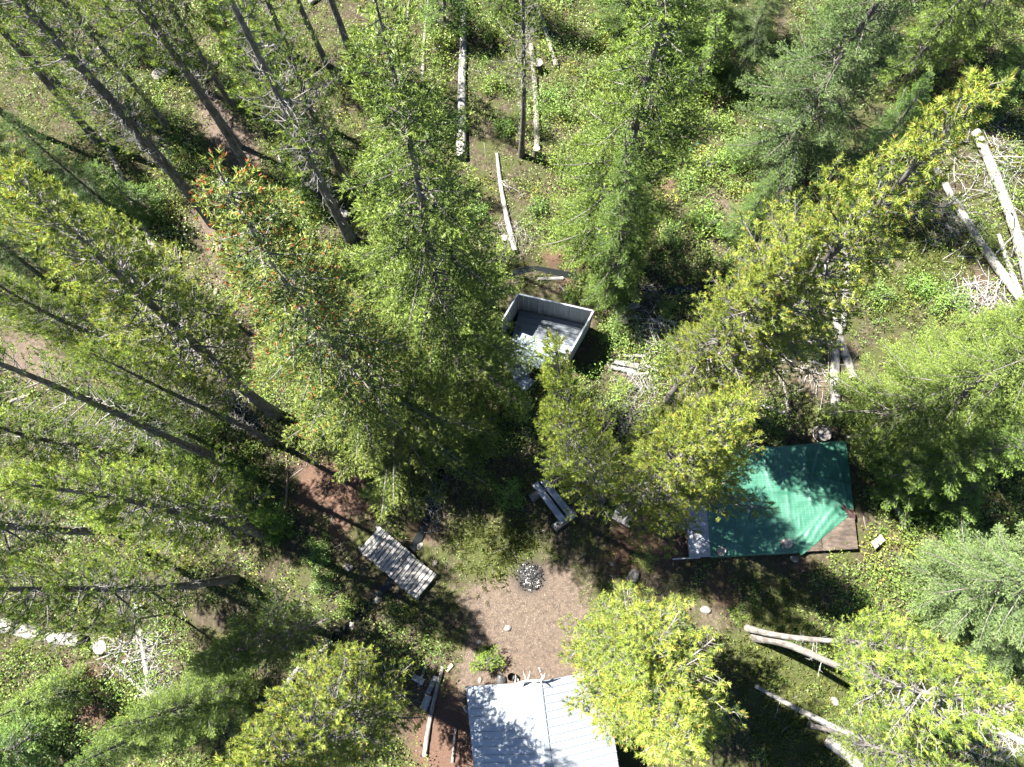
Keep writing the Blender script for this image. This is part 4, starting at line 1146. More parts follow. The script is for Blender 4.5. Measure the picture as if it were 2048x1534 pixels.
for px, py, r0, lab in [
    (1266, 1152, .34, 'large pale boulder right of the fire pit'), (1015, 1256, .17, 'single pinkish stone in the middle of the dirt clearing'),
    (157, 388, .42, 'big grey boulder in the left shade by the grey fallen trunk'), (182, 373, .36, 'darker boulder touching the big grey one in the left shade'),
    (265, 420, .3, 'flat stone beside the grey fallen trunk'), (372, 472, .17, 'upper small round stone by the brown poles'), (386, 470, .16, 'small round stone right of its twin by the brown poles'),
    (437, 493, .36, 'whitish stone at the dirt path below the pine trunks'), (418, 575, .24, 'stone at the path edge left of the red-tipped fir'), (432, 583, .18, 'smaller stone beneath the one at the path edge'),
    (505, 598, .2, 'tan stone in the grass beside the red-tipped fir'), (478, 643, .2, 'grey stone in the tree trunk shadow on the path'), (535, 712, .17, 'pale stone low on the path near the red-tipped fir'), (570, 705, .15, 'tan stone touched by the red-tipped fir boughs'),
    (355, 606, .24, 'pale angular stone among the yellow-green pine boughs'), (632, 925, .15, 'small white stone in the brown needle litter'), (323, 150, .55, 'large white rock between the tall left trunks'), (85, 25, .35, 'white rock in the top-left corner'),
    (205, 95, .3, 'pale rock under the top-left pine crowns'), (430, 130, .26, 'white stone on the pink dirt path at the top'), (870, 1127, .16, 'pale stone by the right end of the plank footbridge'), (698, 1135, .26, 'brown stone left of the plank footbridge'),
    (1224, 1128, .12, 'small tan stone between the fire pit and the boulder'), (1410, 1220, .24, 'grey stone in the shaded dirt below the tarp'), (1668, 1402, .22, 'flat grey stone in the sunny grass'), (1588, 1118, .2, 'white stone at the lower edge of the tarp platform'),
    (960, 1360, .12, 'white stone by the cabin corner'), (935, 1418, .22, 'grey stone against the cabin wall'), (957, 1284, .14, 'small grey stone above the tiny seedling'), (1240, 1265, .13, 'white stone half under the rounded pine top'), (838, 1092, .2, 'wet dark stone in the creek above the footbridge'), (752, 1200, .22, 'wet dark stone in the creek below the footbridge'), (700, 1252, .2, 'stone in the creek bed left of the footbridge shrub'), (1010, 478, .25, 'grey stone at the foot of the white branched trunk')]:
    make_stone(px, py, r0, lab)


# ------------------------------------------------------------------ brush piles (uncountable sticks)
def make_brush(px, py, rx, n, lmax, label, mat=M_DEAD, hgt=.3, ry=None):
    p = GG(px, py); ry = ry or rx
    x = lr.normal(0, rx * .55, n); y = lr.normal(0, ry * .55, n); a = lr.random(n) * 6.283
    L = lmax * (.25 + .75 * lr.random(n)); m = 5; P = np.zeros((n, m, 3)); el = lr.normal(0, .12, n)
    zz = np.abs(lr.normal(0, hgt * .5, n)); cv = lr.normal(0, .22, n)
    for i in range(m):
        s = (i / (m - 1) - .5)
        P[:, i, 0] = x + np.cos(a + cv * s * 2) * s * L; P[:, i, 1] = y + np.sin(a + cv * s * 2) * s * L
        P[:, i, 2] = .05 + zz + np.sin(el) * s * L + lr.normal(0, .012, n)
    P[:, :, 2] = np.maximum(P[:, :, 2], .03)
    mb = MB(); v, q, _ = tubes(P, np.linspace(1, .45, m)[None] * (.006 + .014 * lr.random((n, 1)) * L[:, None]), 4); mb.add(v, q)
    o = mb.build('brush_pile', mat, None, True); o.location = [float(c) for c in p]
    tag(o, label, 'brush pile', None, 'stuff')


make_brush(1300, 655, 1.0, 120, 1.2, 'bleached brush between the firewood and the golden pine')
make_brush(1275, 760, 1.0, 120, 1.0, 'bleached brush below the pair of white beams')
make_brush(1248, 835, 1.0, 110, 1.3, 'dark brush heap right of the shed pine', M_LIMB)
make_brush(918, 880, 1.0, 130, 1.3, 'grey brush along the creek under the red-tipped fir', M_LIMB, .35, 1.6)
make_brush(880, 1000, .9, 110, .9, 'grey twigs along the creek above the plank footbridge', M_DEAD, .2, 1.2)
make_brush(270, 1290, 1.3, 170, 1.5, 'tangled bleached brush pile right of the thick sawn log')
make_brush(320, 1380, .9, 90, 1.0, 'bleached twigs at the foot of the left brush pile')
make_brush(1960, 600, 1.4, 150, 1.6, 'bleached branches around the silver logs at the right edge')
make_brush(1990, 330, 2.2, 150, 2.0, 'bleached branches above the silver logs in the top-right quarter')
make_brush(1900, 440, 1.5, 110, 1.8, 'bare branches left of the silver logs')
make_brush(1560, 340, 1.5, 120, 1.4, 'bare twigs under the drooping spruce')
make_brush(1620, 720, 1.4, 110, 1.1, 'pale twigs left of the small stump')
make_brush(1980, 1480, 1.4, 130, 1.5, 'bare white twigs in the bottom-right corner')
make_brush(1290, 590, 1.0, 90, 1.0, 'grey twigs by the creek above the firewood', M_LIMB)
make_brush(1030, 470, .9, 70, 1.0, 'grey twigs around the lower end of the white branched trunk')
make_brush(480, 810, .9, 60, 1.1, 'dead twigs over the dark water hole')

# ------------------------------------------------------------------ fire pit
fp = GG(1060, 1153)
fire = empty('fire_pit', fp, 'round black fire pit of ash and charcoal in the clearing', 'fire pit')
fr = np.random.default_rng(77)
mb = MB(); n, m = 9, 28; V = []
for i in range(n):
    for j in range(m):
        a = j / m * 6.2832; rr = i / (n - 1) * (.50 + .05 * math.sin(3 * a + 1) + .03 * fr.normal()); e = 1 - (i / (n - 1)) ** 2
        V.append([rr * math.cos(a), rr * math.sin(a), .012 + .035 * e + (.015 * fr.normal() if i < n - 1 else 0) - (.03 if i == n - 1 else 0)])
idx = np.arange(n * m).reshape(n, m); nx = np.roll(idx, -1, 1)
mb.add(V, np.stack([idx[:-1], idx[1:], nx[1:], nx[:-1]], -1).reshape(-1, 4)); 
M_ASH = wood_mat('ash_bed', (0.012, 0.012, 0.013), (0.035, 0.034, 0.034), (0.13, 0.125, 0.12), 7, (1, 1, 1), fine=30, rand=0, bdist=.02)
M_COAL = wood_mat('charcoal', (0.008, 0.008, 0.008), (0.02, 0.02, 0.021), (0.07, 0.07, 0.07), 9, (1, 1, 1), fine=40, rand=.3)
M_ASHW = wood_mat('white_ash', (0.30, 0.30, 0.29), (0.45, 0.44, 0.43), (0.6, 0.59, 0.57), 9, (1, 1, 1), fine=40, rand=.2)
mb.build('ash_bed', M_ASH, fire, True)
for nm, cnt, mt, sz in (('charcoal', 200, M_COAL, .042), ('ash_lumps', 40, M_ASHW, .035)):
    mb = MB()
    for i in range(cnt):
        a, rr = fr.random() * 6.283, .64 * fr.random() ** .6
        q = Matrix.Rotation(fr.random() * 3, 3, Vector(fr.normal(size=3)).normalized())
        add_box(mb, [rr * math.cos(a), rr * math.sin(a), .06 + .03 * fr.random()], [sz * (.6 + 1.6 * fr.random()), sz * (.5 + .6 * fr.random()), sz * .7], 0, np.array(q))
    tag(mb.build(nm, mt, fire), None, None, None, 'stuff')

# ------------------------------------------------------------------ plank footbridge
A_, B_, C_, D_ = G(719, 1102, .28), G(757, 1050, .28), G(869, 1147, .28), G(838, 1203, .28)
ctr = (A_ + B_ + C_ + D_) / 4; ux = ((C_ - B_) + (D_ - A_)) / 2; Lb = np.linalg.norm(ux); ux /= Lb; uy = ((B_ - A_) + (C_ - D_)) / 2; Wb = np.linalg.norm(uy)
ang = math.atan2(ux[1], ux[0])
bridge = empty('plank_footbridge', (ctr[0], ctr[1], 0), 'bleached plank footbridge laid across the creek', 'footbridge', rz=ang)
br = np.random.default_rng(4)
npl = 18; pw = Lb / npl
mats_pl = []
mb = MB(); bevel_box(mb, (0, 0, 0), (Wb, pw - .036, .05), .006); pm = mb.mesh('plank', M_PLANK)
for i in range(npl):
    o = link('plank', pm, bridge); o.location = (-Lb / 2 + (i + .5) * pw, br.normal(0, .012), .28 + br.normal(0, .004)); o.rotation_euler = (br.normal(0, .008), br.normal(0, .006), math.pi / 2 + br.normal(0, .008)); o.scale = (1 + br.normal(0, .012), 1, 1)
for s_ in (-1, 1):
    mb = MB(); add_tube(mb, [[-Lb / 2 - .12, s_ * Wb * .42, .17], [0, s_ * Wb * .42, .18], [Lb / 2 + .03, s_ * Wb * .42, .17]], [.085, .08, .085], 10)
    mb.build('stringer', M_GREYLOG, bridge, True)

# brown beams with a cross block
bm = empty('beam_walkway', GG(775, 945), 'two brown beams side by side ending at a cross block', 'beams')
a0 = G(773, 862, .2); a1 = G(776, 1000, .2); d = a1 - a0; L_ = np.linalg.norm(d); an = math.atan2(d[1], d[0]); mid = (a0 + a1) / 2 - np.array(bm.location)
for off, w, ln in ((-.14, .22, L_), (.10, .17, L_ * .97)):
    mb = MB(); bevel_box(mb, (0, 0, 0), (ln, w, .16), .012); o = mb.build('beam', M_BROWN, bm)
    o.location = (mid[0] - math.sin(an) * off, mid[1] + math.cos(an) * off, .17); o.rotation_euler = (0, 0, an + .015 * off / .1)
mb = MB(); bevel_box(mb, (0, 0, 0), (.75, .2, .2), .015); o = mb.build('cross_block', M_GREYLOG, bm); pp = G(782, 1005, .2) - np.array(bm.location); o.location = (pp[0], pp[1] - .1, .1); o.rotation_euler = (0, 0, .05)

# ------------------------------------------------------------------ log bench
b0 = (G(1073, 968, .42) + G(1083, 957, .42)) / 2; b1 = (G(1130, 1046, .42) + G(1146, 1034, .42)) / 2
d = b1 - b0; L_ = np.linalg.norm(d); an = math.atan2(d[1], d[0]); mid = (b0 + b1) / 2
bench = empty('log_bench', (mid[0], mid[1], gz(mid[0], mid[1])), 'grey weathered bench of two planks on log blocks', 'bench', rz=an)
for off, sh in ((-.21, -.05), (.19, .06)):
    mb = MB(); bevel_box(mb, (0, 0, 0), (L_, .30, .09), .02); o = mb.build('seat_plank', M_BENCH, bench); o.location = (sh, off, .40); o.rotation_euler = (0, 0, .012 if off > 0 else -.01)
for xx in (-L_ / 2 + .38, L_ / 2 - .12):
    mb = MB(); add_tube(mb, [[0, -.75, 0], [0, .45, 0]], [.19, .18], 12, True, None, .04, lr); o = mb.build('log_block', M_GREYLOG, bench, True); o.location = (xx, 0, .17)

# ------------------------------------------------------------------ tarp platform
ZD = .42
dBL, dBR, dTR, dTL = G(1378, 1116, ZD), G(1717, 1098, ZD), G(1692, 884, ZD), G(1362, 906, ZD)
def bil(s, t): return (dBL * (1 - s) + dBR * s) * (1 - t) + (dTL * (1 - s) + dTR * s) * t
deck = empty('deck_platform', (*((dBL + dBR + dTR + dTL) / 4)[:2], 0), 'low plywood platform under the green tarp', 'platform')
org = np.array(deck.location)
def slab(parent, name, mat, s0, s1, t0, t1, z0, z1, g=.002):
    c = [bil(s0 + g, t0 + g), bil(s1 - g, t0 + g), bil(s1 - g, t1 - g), bil(s0 + g, t1 - g)]
    c = np.array(c) - org; lo = c.copy(); hi = c.copy(); lo[:, 2] = z0; hi[:, 2] = z1
    mb = MB(); mb.add(np.vstack([lo, hi]), [[3, 2, 1, 0], [4, 5, 6, 7], [0, 1, 5, 4], [1, 2, 6, 5], [2, 3, 7, 6], [3, 0, 4, 7]])
    return mb.build(name, mat, parent)
SS = [.145, .36, .575, .79, 1.0]; TT = [0, .5, 1.0]
for i in range(4):
    for j in range(2): slab(deck, 'deck_panel', M_PLY, SS[i], SS[i + 1], TT[j], TT[j + 1], ZD - .025, ZD)
for j in range(3): slab(deck, 'grey_board', M_GREYBOARD, 0.0, .143, j / 3, (j + 1) / 3, ZD - .02, ZD + .006)
for t0 in (.01, .33, .64, .97): slab(deck, 'joist', M_BROWN, .005, .995, t0, t0 + .018, .05, ZD - .028)
for s0 in (.004, .985): slab(deck, 'rim_joist', M_BROWN, s0, s0 + .01, .03, .96, .06, ZD - .027)

def make_tarp():
    r = np.random.default_rng(15)
    ns, nt = 130, 100
    s = np.linspace(.128, 1.0, ns); t = np.linspace(-.012, 1.02, nt)
    Sg, Tg = np.meshgrid(s, t, indexing='ij')
    P = bil(Sg[..., None], Tg[..., None])
    h = np.zeros(Sg.shape)
    W_, Ht = 6.9, 4.8
    X = Sg * W_; Y = Tg * Ht
    for _ in range(46):                         # creases: soft ridges running through random spots
        cx, cy = r.uniform(1, W_), r.uniform(0, Ht); a = r.choice([r.normal(.6, .35), r.normal(2.3, .3), r.normal(0, .12), r.normal(1.57, .12)])
        ln = .3 + 1.3 * r.random(); dx, dy = X - cx, Y - cy
        al = dx * math.cos(a) + dy * math.sin(a); ac = -dx * math.sin(a) + dy * math.cos(a) + .08 * np.sin(al * 2)
        h += (.015 + .035 * r.random()) * np.exp(-(ac / (.035 + .03 * r.random())) ** 2) * np.exp(-(al / ln) ** 4)
    h += .010 * noise(X, Y, 3.0) + .012 * noise(X, Y, 1.1, 4.)
    h = np.maximum(h, 0) + .012
    edge = np.maximum(np.maximum(Tg - 1, -Tg), 0) * Ht
    h -= edge * 3.0
    # overhanging right border sags too
    P[..., 2] = ZD + h
    wob = .03 * noise(X, Y, 1.5, 8.)
    P[..., 1] += wob * (Tg > .96); P[..., 0] += wob * (Sg > .97)
    # corner turned back along a diagonal
    diag = (Sg - .66) / (.97 - .66) - (Tg + .0) / .34        # > 0 beyond the fold
    keepv = diag < 0
    idx = np.arange(ns * nt).reshape(ns, nt)
    q = np.stack([idx[:-1, :-1], idx[1:, :-1], idx[1:, 1:], idx[:-1, 1:]], -1)
    ok = keepv[:-1, :-1] & keepv[1:, :-1] & keepv[1:, 1:] & keepv[:-1, 1:]
    mb = MB(); mb.add((P - org).reshape(-1, 3), q[ok].reshape(-1, 4))
    o = mb.build('tarp', M_TARP, None, True); o.location = deck.location
    tag(o, 'green plastic tarp spread over the platform, one corner turned back', 'tarp')
    # folded strip: a loose roll lying along the diagonal
    k, w = 60, 22
    u = np.linspace(-.02, 1.0, k)[:, None]; c = np.linspace(0, 1, w)[None]
    sA, tA = .66 + u * .31, -.012 + u * .352
    off = (c - .88) * (.11 + .03 * u)
    Sx = sA + off * .62 + .0 * c; Tx = tA - off * .95
    Pz = bil(Sx[..., None], Tx[..., None])
    hh = .018 + .055 * np.sin(np.pi * c) ** .7 + .022 * noise(c * 2.2 + 0 * u, u * 3.0 + 0 * c, 2.2, 3.) + .014 * np.sin(c * 17 + 5 * noise(u * 2 + 0 * c, 0 * c, 2.))
    Pz[..., 2] = ZD + np.maximum(hh, .012)
    idx = np.arange(k * w).reshape(k, w)
    mb = MB(); mb.add((Pz - org).reshape(-1, 3), np.stack([idx[:-1, :-1], idx[1:, :-1], idx[1:, 1:], idx[:-1, 1:]], -1).reshape(-1, 4))
    mb.build('folded_edge', M_TARP, o, True)
    # maroon underside showing at the upper end of the fold
    k, w = 14, 12; u = np.linspace(0, 1, k)[:, None]; c = np.linspace(0, 1, w)[None]
    Sx = .925 + .075 * u; Tx = .385 - .085 * u + (c - .5) * .075 + .01 * np.sin(u * 9)
    Pz = bil(Sx[..., None], Tx[..., None]); Pz[..., 2] = ZD + .035 + .05 * np.sin(np.pi * c) + .015 * np.sin(u * 14 + c * 8)
    idx = np.arange(k * w).reshape(k, w)
    mb = MB(); mb.add((Pz - org).reshape(-1, 3), np.stack([idx[:-1, :-1], idx[1:, :-1], idx[1:, 1:], idx[:-1, 1:]], -1).reshape(-1, 4))
    mb.build('maroon_underside', M_TARPBACK, o, True)


make_tarp()
for px, py, lab in ((1571, 1087, 'sawn log round weighing down the tarp beside its folded corner'), (1440, 1103, 'sawn log round weighing down the lower left corner of the tarp')):
    make_stump(px, py, .42 if px > 1500 else .40, .26, lab, M_GREYLOG, M_CUTGREY, 'log round', 'log_round', ZD + .02)
# pipe and rope
mb = MB(); a = G(1345, 1118, .40); b = G(1400, 1115, .40); add_tube(mb, [a, (a + b) / 2, b], [.03] * 3, 8)
tag(mb.build('metal_pipe', M_PIPE, None, True), 'metal pipe poking out below the grey boards', 'pipe')
mb = MB(); a = G(1386, 1115, ZD + .02); b = G(1422, 1092, ZD + .02); add_tube(mb, [a, a * .5 + b * .5 + np.array([.05, -.03, 0]), b], [.008] * 3, 5)
tag(mb.build('white_string', M_PLANK, None, True), 'thin white string across the grey boards', 'string')
mb = MB(); a = GG(1376, 310, .45); b = GG(1398, 294, .5); add_tube(mb, [a, (a + b) / 2 + np.array([0, .1, .05]), b], [.022] * 3, 6)
M_TEAL = metal_mat('teal_hose', (0.02, 0.22, 0.20), .5)
tag(mb.build('teal_hose', M_TEAL, None, True), 'short teal hose lying in the shrubs near the drooping spruce', 'hose')
# loop of pale cord round the stump above the tarp
mb = MB(); c = GG(1640, 872); aa = np.linspace(.3, 5.4, 20); add_tube(mb, np.column_stack([c[0] + .45 * np.cos(aa), c[1] + .42 * np.sin(aa), np.full(20, c[2] + .30)]), [.014] * 20, 5)
tag(mb.build('pale_cord_loop', M_PLANK, None, True), 'loop of pale cord round the broad stump above the tarp', 'cord')
# tilted block stool
st = empty('block_stool', GG(1748, 1084), 'small white board seat on a single stick leg right of the platform', 'stool')
mb = MB(); bevel_box(mb, (0, 0, 0), (.62, .32, .07), .012); o = mb.build('seat', M_CUTGREY, st); o.location = (0, 0, .42); o.rotation_euler = (.18, .12, .62)
mb = MB(); add_tube(mb, [[.02, 0, -.1], [.0, 0, .38]], [.035, .03], 8); mb.build('leg', M_GREYLOG, st, True)
mb = MB(); add_tube(mb, [[.28, -.28, .02], [.08, -.06, .30]], [.02, .02], 6); mb.build('brace', M_GREYLOG, st, True)

# ------------------------------------------------------------------ rough table and pale sheet under the bright pine
a = G(1230, 1046, .7); b = G(1272, 945, .7); d = b - a; L_ = np.linalg.norm(d); an = math.atan2(d[1], d[0]); mid = (a + b) / 2
tb_ = empty('rough_table', (mid[0] + .25, mid[1], gz(mid[0], mid[1])), 'rough grey plank table half hidden under the bright bushy pine', 'table', rz=an)
for i in range(4):
    mb = MB(); bevel_box(mb, (0, 0, 0), (L_, .2, .05), .008); o = mb.build('table_plank', M_PLANK, tb_); o.location = (lr.normal(0, .03), -.33 + i * .22, .70); o.rotation_euler = (0, 0, lr.normal(0, .012))
for x in (-L_ / 2 + .3, L_ / 2 - .3):
    for y in (-.3, .3):
        mb = MB(); add_tube(mb, [[x, y, -.1], [x, y, .67]], [.06, .055], 8); mb.build('leg', M_GREYLOG, tb_, True)
    mb = MB(); bevel_box(mb, (x, 0, .64), (.08, .8, .06), .006); mb.build('cross_rail', M_GREYLOG, tb_)
c4 = [G(1322, 1050, .3), G(1372, 1060, .3), G(1372, 930, .3), G(1312, 940, .3)]
sheet = empty('plywood_sheet', (*np.mean(c4, 0)[:2], 0), 'pale plywood sheets lying under the bushy pine beside the platform', 'plywood')
so = np.array(sheet.location)
for k_ in range(2):
    q = np.array(c4); t0, t1 = k_ * .5 + .005, k_ * .5 + .495
    c = np.array([q[0] + (q[3] - q[0]) * t0, q[1] + (q[2] - q[1]) * t0, q[1] + (q[2] - q[1]) * t1, q[0] + (q[3] - q[0]) * t1]) - so
    lo = c.copy(); hi = c.copy(); lo[:, 2] = .26; hi[:, 2] = .28
    mb = MB(); mb.add(np.vstack([lo, hi]), [[3, 2, 1, 0], [4, 5, 6, 7], [0, 1, 5, 4], [1, 2, 6, 5], [2, 3, 7, 6], [3, 0, 4, 7]]); mb.build('sheet', M_PLANK, sheet)
mb = MB(); q = np.mean(c4, 0) - so
for xx in (-.6, .6): add_box(mb, (q[0] + xx, q[1], .13), (.1, 2.2, .25))
mb.build('bearer', M_BROWN, sheet)


# ------------------------------------------------------------------ ribbed sheet pieces
def ribbed(name, mat, w, L, rib=.022, both=True):
    """one sheet strip: local x across (one rib), local y along, thickness 6 mm"""
    pr = np.array([[0, 0], [w * .80, 0], [w * .85, rib], [w * .94, rib], [w * .999, 0]])
    k = len(pr); lo = pr - [0, .006]
    v = []
    for y in (0, L):
        for p in pr: v.append([p[0], y, p[1]])
        for p in lo: v.append([p[0], y, p[1]])
    mb = MB(); n2 = 2 * k
    f = [[i, i + 1, n2 + i + 1, n2 + i] for i in range(k - 1)] + [[k + i + 1, k + i, n2 + k + i, n2 + k + i + 1] for i in range(k - 1)]
    f += [[k, 0, n2, n2 + k], [k - 1, 2 * k - 1, n2 + 2 * k - 1, n2 + k - 1]]
    f += [[k + i, k + i + 1, i + 1, i] for i in range(k - 1)] + [[n2 + i, n2 + i + 1, n2 + k + i + 1, n2 + k + i] for i in range(k - 1)]
    mb.add(v, f)
    return mb.mesh(name, mat)


def put(o, X, Y, Z, loc):
    o.matrix_local = Matrix([[float(X[i]), float(Y[i]), float(Z[i]), float(loc[i])] for i in range(3)] + [[0, 0, 0, 1]])


# ------------------------------------------------------------------ cabin
ZE, ZR = 2.45, 3.75
pk = G(1070, 1361, ZR); pk2 = G(1091, 1534, ZR); eL = G(932, 1376, ZE)
rd = nrm((pk2 - pk) * [1, 1, 0]); left = np.array([rd[1], -rd[0], 0])
if left[0] > 0: left = -left
HW = float((eL - pk) @ left); LEN = 7.2
front = pk + rd * (0.5 * float((eL - pk) @ rd))
cabin = empty('cabin', (front[0], front[1], gz(front[0], front[1])), 'cabin with pale ribbed metal gable roof at the bottom edge', 'cabin')
co = np.array(cabin.location)
slope_len = math.hypot(HW, ZR - ZE)
rw = .272
for sd in (1, -1):
    dirv = left * sd; Yv = nrm(dirv * HW + np.array([0, 0, ZE - ZR]))       # from ridge down to the eave
    Xv = rd if sd > 0 else rd
    Zv = np.cross(Xv, Yv); flip = Zv[2] < 0
    me = ribbed('roof_panel', M_ROOF, rw, slope_len, .034)
    n_ = int(LEN / rw)
    for i in range(n_):
        o = link('roof_panel', me, cabin)
        if not flip: put(o, Xv, Yv, Zv, front - co + np.array([0, 0, ZR]) - np.array([0, 0, co[2] * 0]) + rd * (i * rw))
        else: put(o, -Xv, Yv, -Zv, front - co + np.array([0, 0, ZR]) + rd * ((i + 1) * rw))
        o.location.z = ZR
for sd in (1, -1):
    pass
mb = MB(); cw = .24; dz = (ZR - ZE) / HW * cw
f0 = np.array([0, 0, ZR + .04]) - rd * .03; f1 = f0 + rd * (LEN + .05)
prof = [left * cw + [0, 0, -dz], left * .03, left * -.03, left * -cw + [0, 0, -dz]]
v = [f0 + p for p in prof] + [f1 + p for p in prof] + [f0 + p - [0, 0, .008] for p in prof] + [f1 + p - [0, 0, .008] for p in prof]
mb.add(v, [[i, i + 1, 5 + i, 4 + i] for i in range(3)] + [[8 + i + 1, 8 + i, 12 + i, 13 + i] for i in range(3)] + [[0, 8, 9, 1], [1, 9, 10, 2], [2, 10, 11, 3], [0, 4, 12, 8], [3, 11, 15, 7]])
mb.build('ridge_cap', M_ROOF, cabin)
# walls of boards
WX, WH = HW - .35, 2.25
Rm = np.stack([left, rd, [0, 0, 1]], 1)
bw = .2
def board(c, size, name='wall_board', mat=M_BROWN):
    mb = MB(); add_box(mb, np.zeros(3), size, 0, None); o = mb.build(name, mat, cabin); put(o, left, rd, np.array([0, 0, 1]), Rm @ np.array(c)); return o
nb2 = int(2 * WX / bw)
for i in range(nb2):
    x = -WX + (i + .5) * bw; top = WH + (1 - abs(x) / HW) * (ZR - ZE) - .05
    if abs(x + .4) < .42: top0 = 1.95
    if not abs(x + .4) < .45: board((x, .5, top / 2), (bw - .006, .03, top))
    else: board((x, .5, (1.98 + top) / 2), (bw - .006, .03, top - 1.98))
door = board((-.4, .49, .98), (.86, .045, 1.92), 'door', M_GREYLOG)
mb = MB(); add_box(mb, (.33, -.05, .0), (.03, .05, .14)); mb.build('door_handle', M_PIPE, door)
for i in range(int((LEN - .6) / bw)):
    for sd in (-1, 1): board((sd * WX, .52 + (i + .5) * bw, WH / 2), (.03, bw - .006, WH))
for sd in (-1, 1):
    mb = MB(); A = np.array([0, .02, ZR - .09]); B = np.array([sd * (HW - .02), .02, ZE - .08])
    dd = B - A; L_ = np.linalg.norm(dd); X = dd / L_; add_box(mb, (0, 0, 0), (L_, .03, .12))
    o = mb.build('barge_board', M_GREYLOG, cabin); Y = np.array([0, 1., 0]); Zz = np.cross(X, Y); Rr = Rm @ np.stack([X, Y, Zz], 1)
    put(o, Rr[:, 0], Rr[:, 1], Rr[:, 2], Rm @ ((A + B) / 2))

# antlers on the gable peak
ant = empty('antlers', (*front[:2], ZR), 'pair of white antlers fixed to the cabin gable peak', 'antlers')
ao = np.array(ant.location)
def AP(px, py, z): return G(px, py, z) - ao
def antler(beam, tines):
    mb = MB()
    P = np.array([AP(*p) for p in beam]); k = np.linspace(0, len(P) - 1, 14); P2 = np.stack([np.interp(k, np.arange(len(P)), P[:, i]) for i in range(3)], 1)
    P2[1:-1] = (P2[:-2] + 2 * P2[1:-1] + P2[2:]) / 4
    add_tube(mb, P2, np.linspace(.042, .02, 14), 8)
    for t in tines:
        Q = np.array([AP(*p) for p in t]); m_ = (Q[0] + Q[1]) / 2 + np.array([.02, 0, -.03])
        add_tube(mb, [Q[0], m_, Q[1]], [.03, .023, .007], 7)
    mb.build('antler', M_BONE, ant, True)
antler([(1071, 1362, 3.86), (1058, 1361, 3.92), (1046, 1363, 4.0), (1036, 1365, 4.05), (1028, 1368, 4.05)],
       [((1030, 1367, 4.05), (1031, 1349, 4.45)), ((1038, 1365, 4.05), (1032, 1352, 4.3)), ((1052, 1362, 3.95), (1046, 1342, 4.35)), ((1055, 1361, 3.95), (1060, 1341, 4.35))])
antler([(1071, 1362, 3.86), (1080, 1361, 3.92), (1086, 1357, 4.0), (1083, 1348, 4.15), (1078, 1336, 4.4)],
       [((1086, 1357, 4.0), (1090, 1346, 4.3)), ((1083, 1348, 4.1), (1079, 1344, 4.4)), ((1080, 1361, 3.92), (1084, 1370, 4.15))])
# black bucket and bag by the cabin front
mb = MB(); add_tube(mb, [[0, 0, 0], [0, 0, .34]], [.13, .16], 14, False); add_tube(mb, [[0, 0, .002], [0, 0, .01]], [.13, .13], 14, True); add_tube(mb, [[0, 0, .33], [0, 0, .35]], [.17, .17], 14, False)
o = mb.build('black_bucket', M_BLACK, None, True); p = GG(1023, 1352); o.location = [float(c) for c in p]; tag(o, 'black bucket on the dirt in front of the cabin', 'bucket')
make_stone(1002, 1362, .32, 'lumpy black sack lying at the cabin front', .5, M_BLACK, 'black_sack', 'sack')

# scrap boards left of the cabin
for a, b, w, mat, lab in [((872, 1352), (856, 1386), .20, M_PLANK, 'grey scrap board nearest the long pole'), ((852, 1330), (838, 1372), .12, M_GREYLOG, 'narrow scrap board in shade left of the long pole'),
                          ((826, 1352), (848, 1364), .26, M_PLANK, 'pale crooked scrap board under the golden-green pine'), ((905, 1328), (893, 1342), .14, M_CUT, 'fresh yellow wood splint above the long pole'), ((858, 1390), (846, 1420), .3, M_PLANK, 'wide scrap board lowest by the long pole')]:
    A = GG(*a, .06); B = GG(*b, .09); d = B - A; L_ = np.linalg.norm(d)
    mb = MB(); bevel_box(mb, (0, 0, 0), (L_, w, .03), .004); o = mb.build('scrap_board', mat); orient(o, basis(np.cross(d, np.cross([0, 0, 1], d)), d), (A + B) / 2 + np.array([0, 0, .03]))
    tag(o, lab, 'board')

# ------------------------------------------------------------------ roofless metal shed
WZ = 2.15
BLt, BRt, RFt = G(1036, 588, WZ), G(1187, 622, WZ), G(1142, 702, WZ)
shed = empty('roofless_shed', (*((BLt + BRt) / 2)[:2], 0), 'roofless shed of ribbed grey metal sheets behind the yellow-green pine', 'shed')
so = np.array(shed.location)
back = nrm((BRt - BLt) * [1, 1, 0]); rdir = nrm((RFt - BRt) * [1, 1, 0]); Lbk = np.linalg.norm(BRt - BLt); Lrt = np.linalg.norm(RFt - BRt)
pwid = .25
wallm = ribbed('wall_panel', M_SHEET, pwid, WZ, .045)
def wall(start, d, L, inward):
    n_ = int(round(L / pwid)); N_ = np.cross(d, [0, 0, 1.])
    for i in range(n_):
        o = link('wall_panel', wallm, shed)
        p = start - so + d * (i * pwid); p[2] = 0.0
        put(o, d, np.array([0, 0, 1.]), N_, p)
    mb = MB(); c = start - so + d * (L / 2); c[2] = WZ + .02; M = np.stack([d, np.cross([0, 0, 1.], d), [0, 0, 1.]], 1); add_box(mb, c, (L + .04, .07, .035), 0, M)
    mb.build('top_trim', M_ROOF, shed)
wall(BLt, back, Lbk, 1); wall(BRt, rdir, Lrt, 1); wall(BLt, rdir, 1.5, 1)
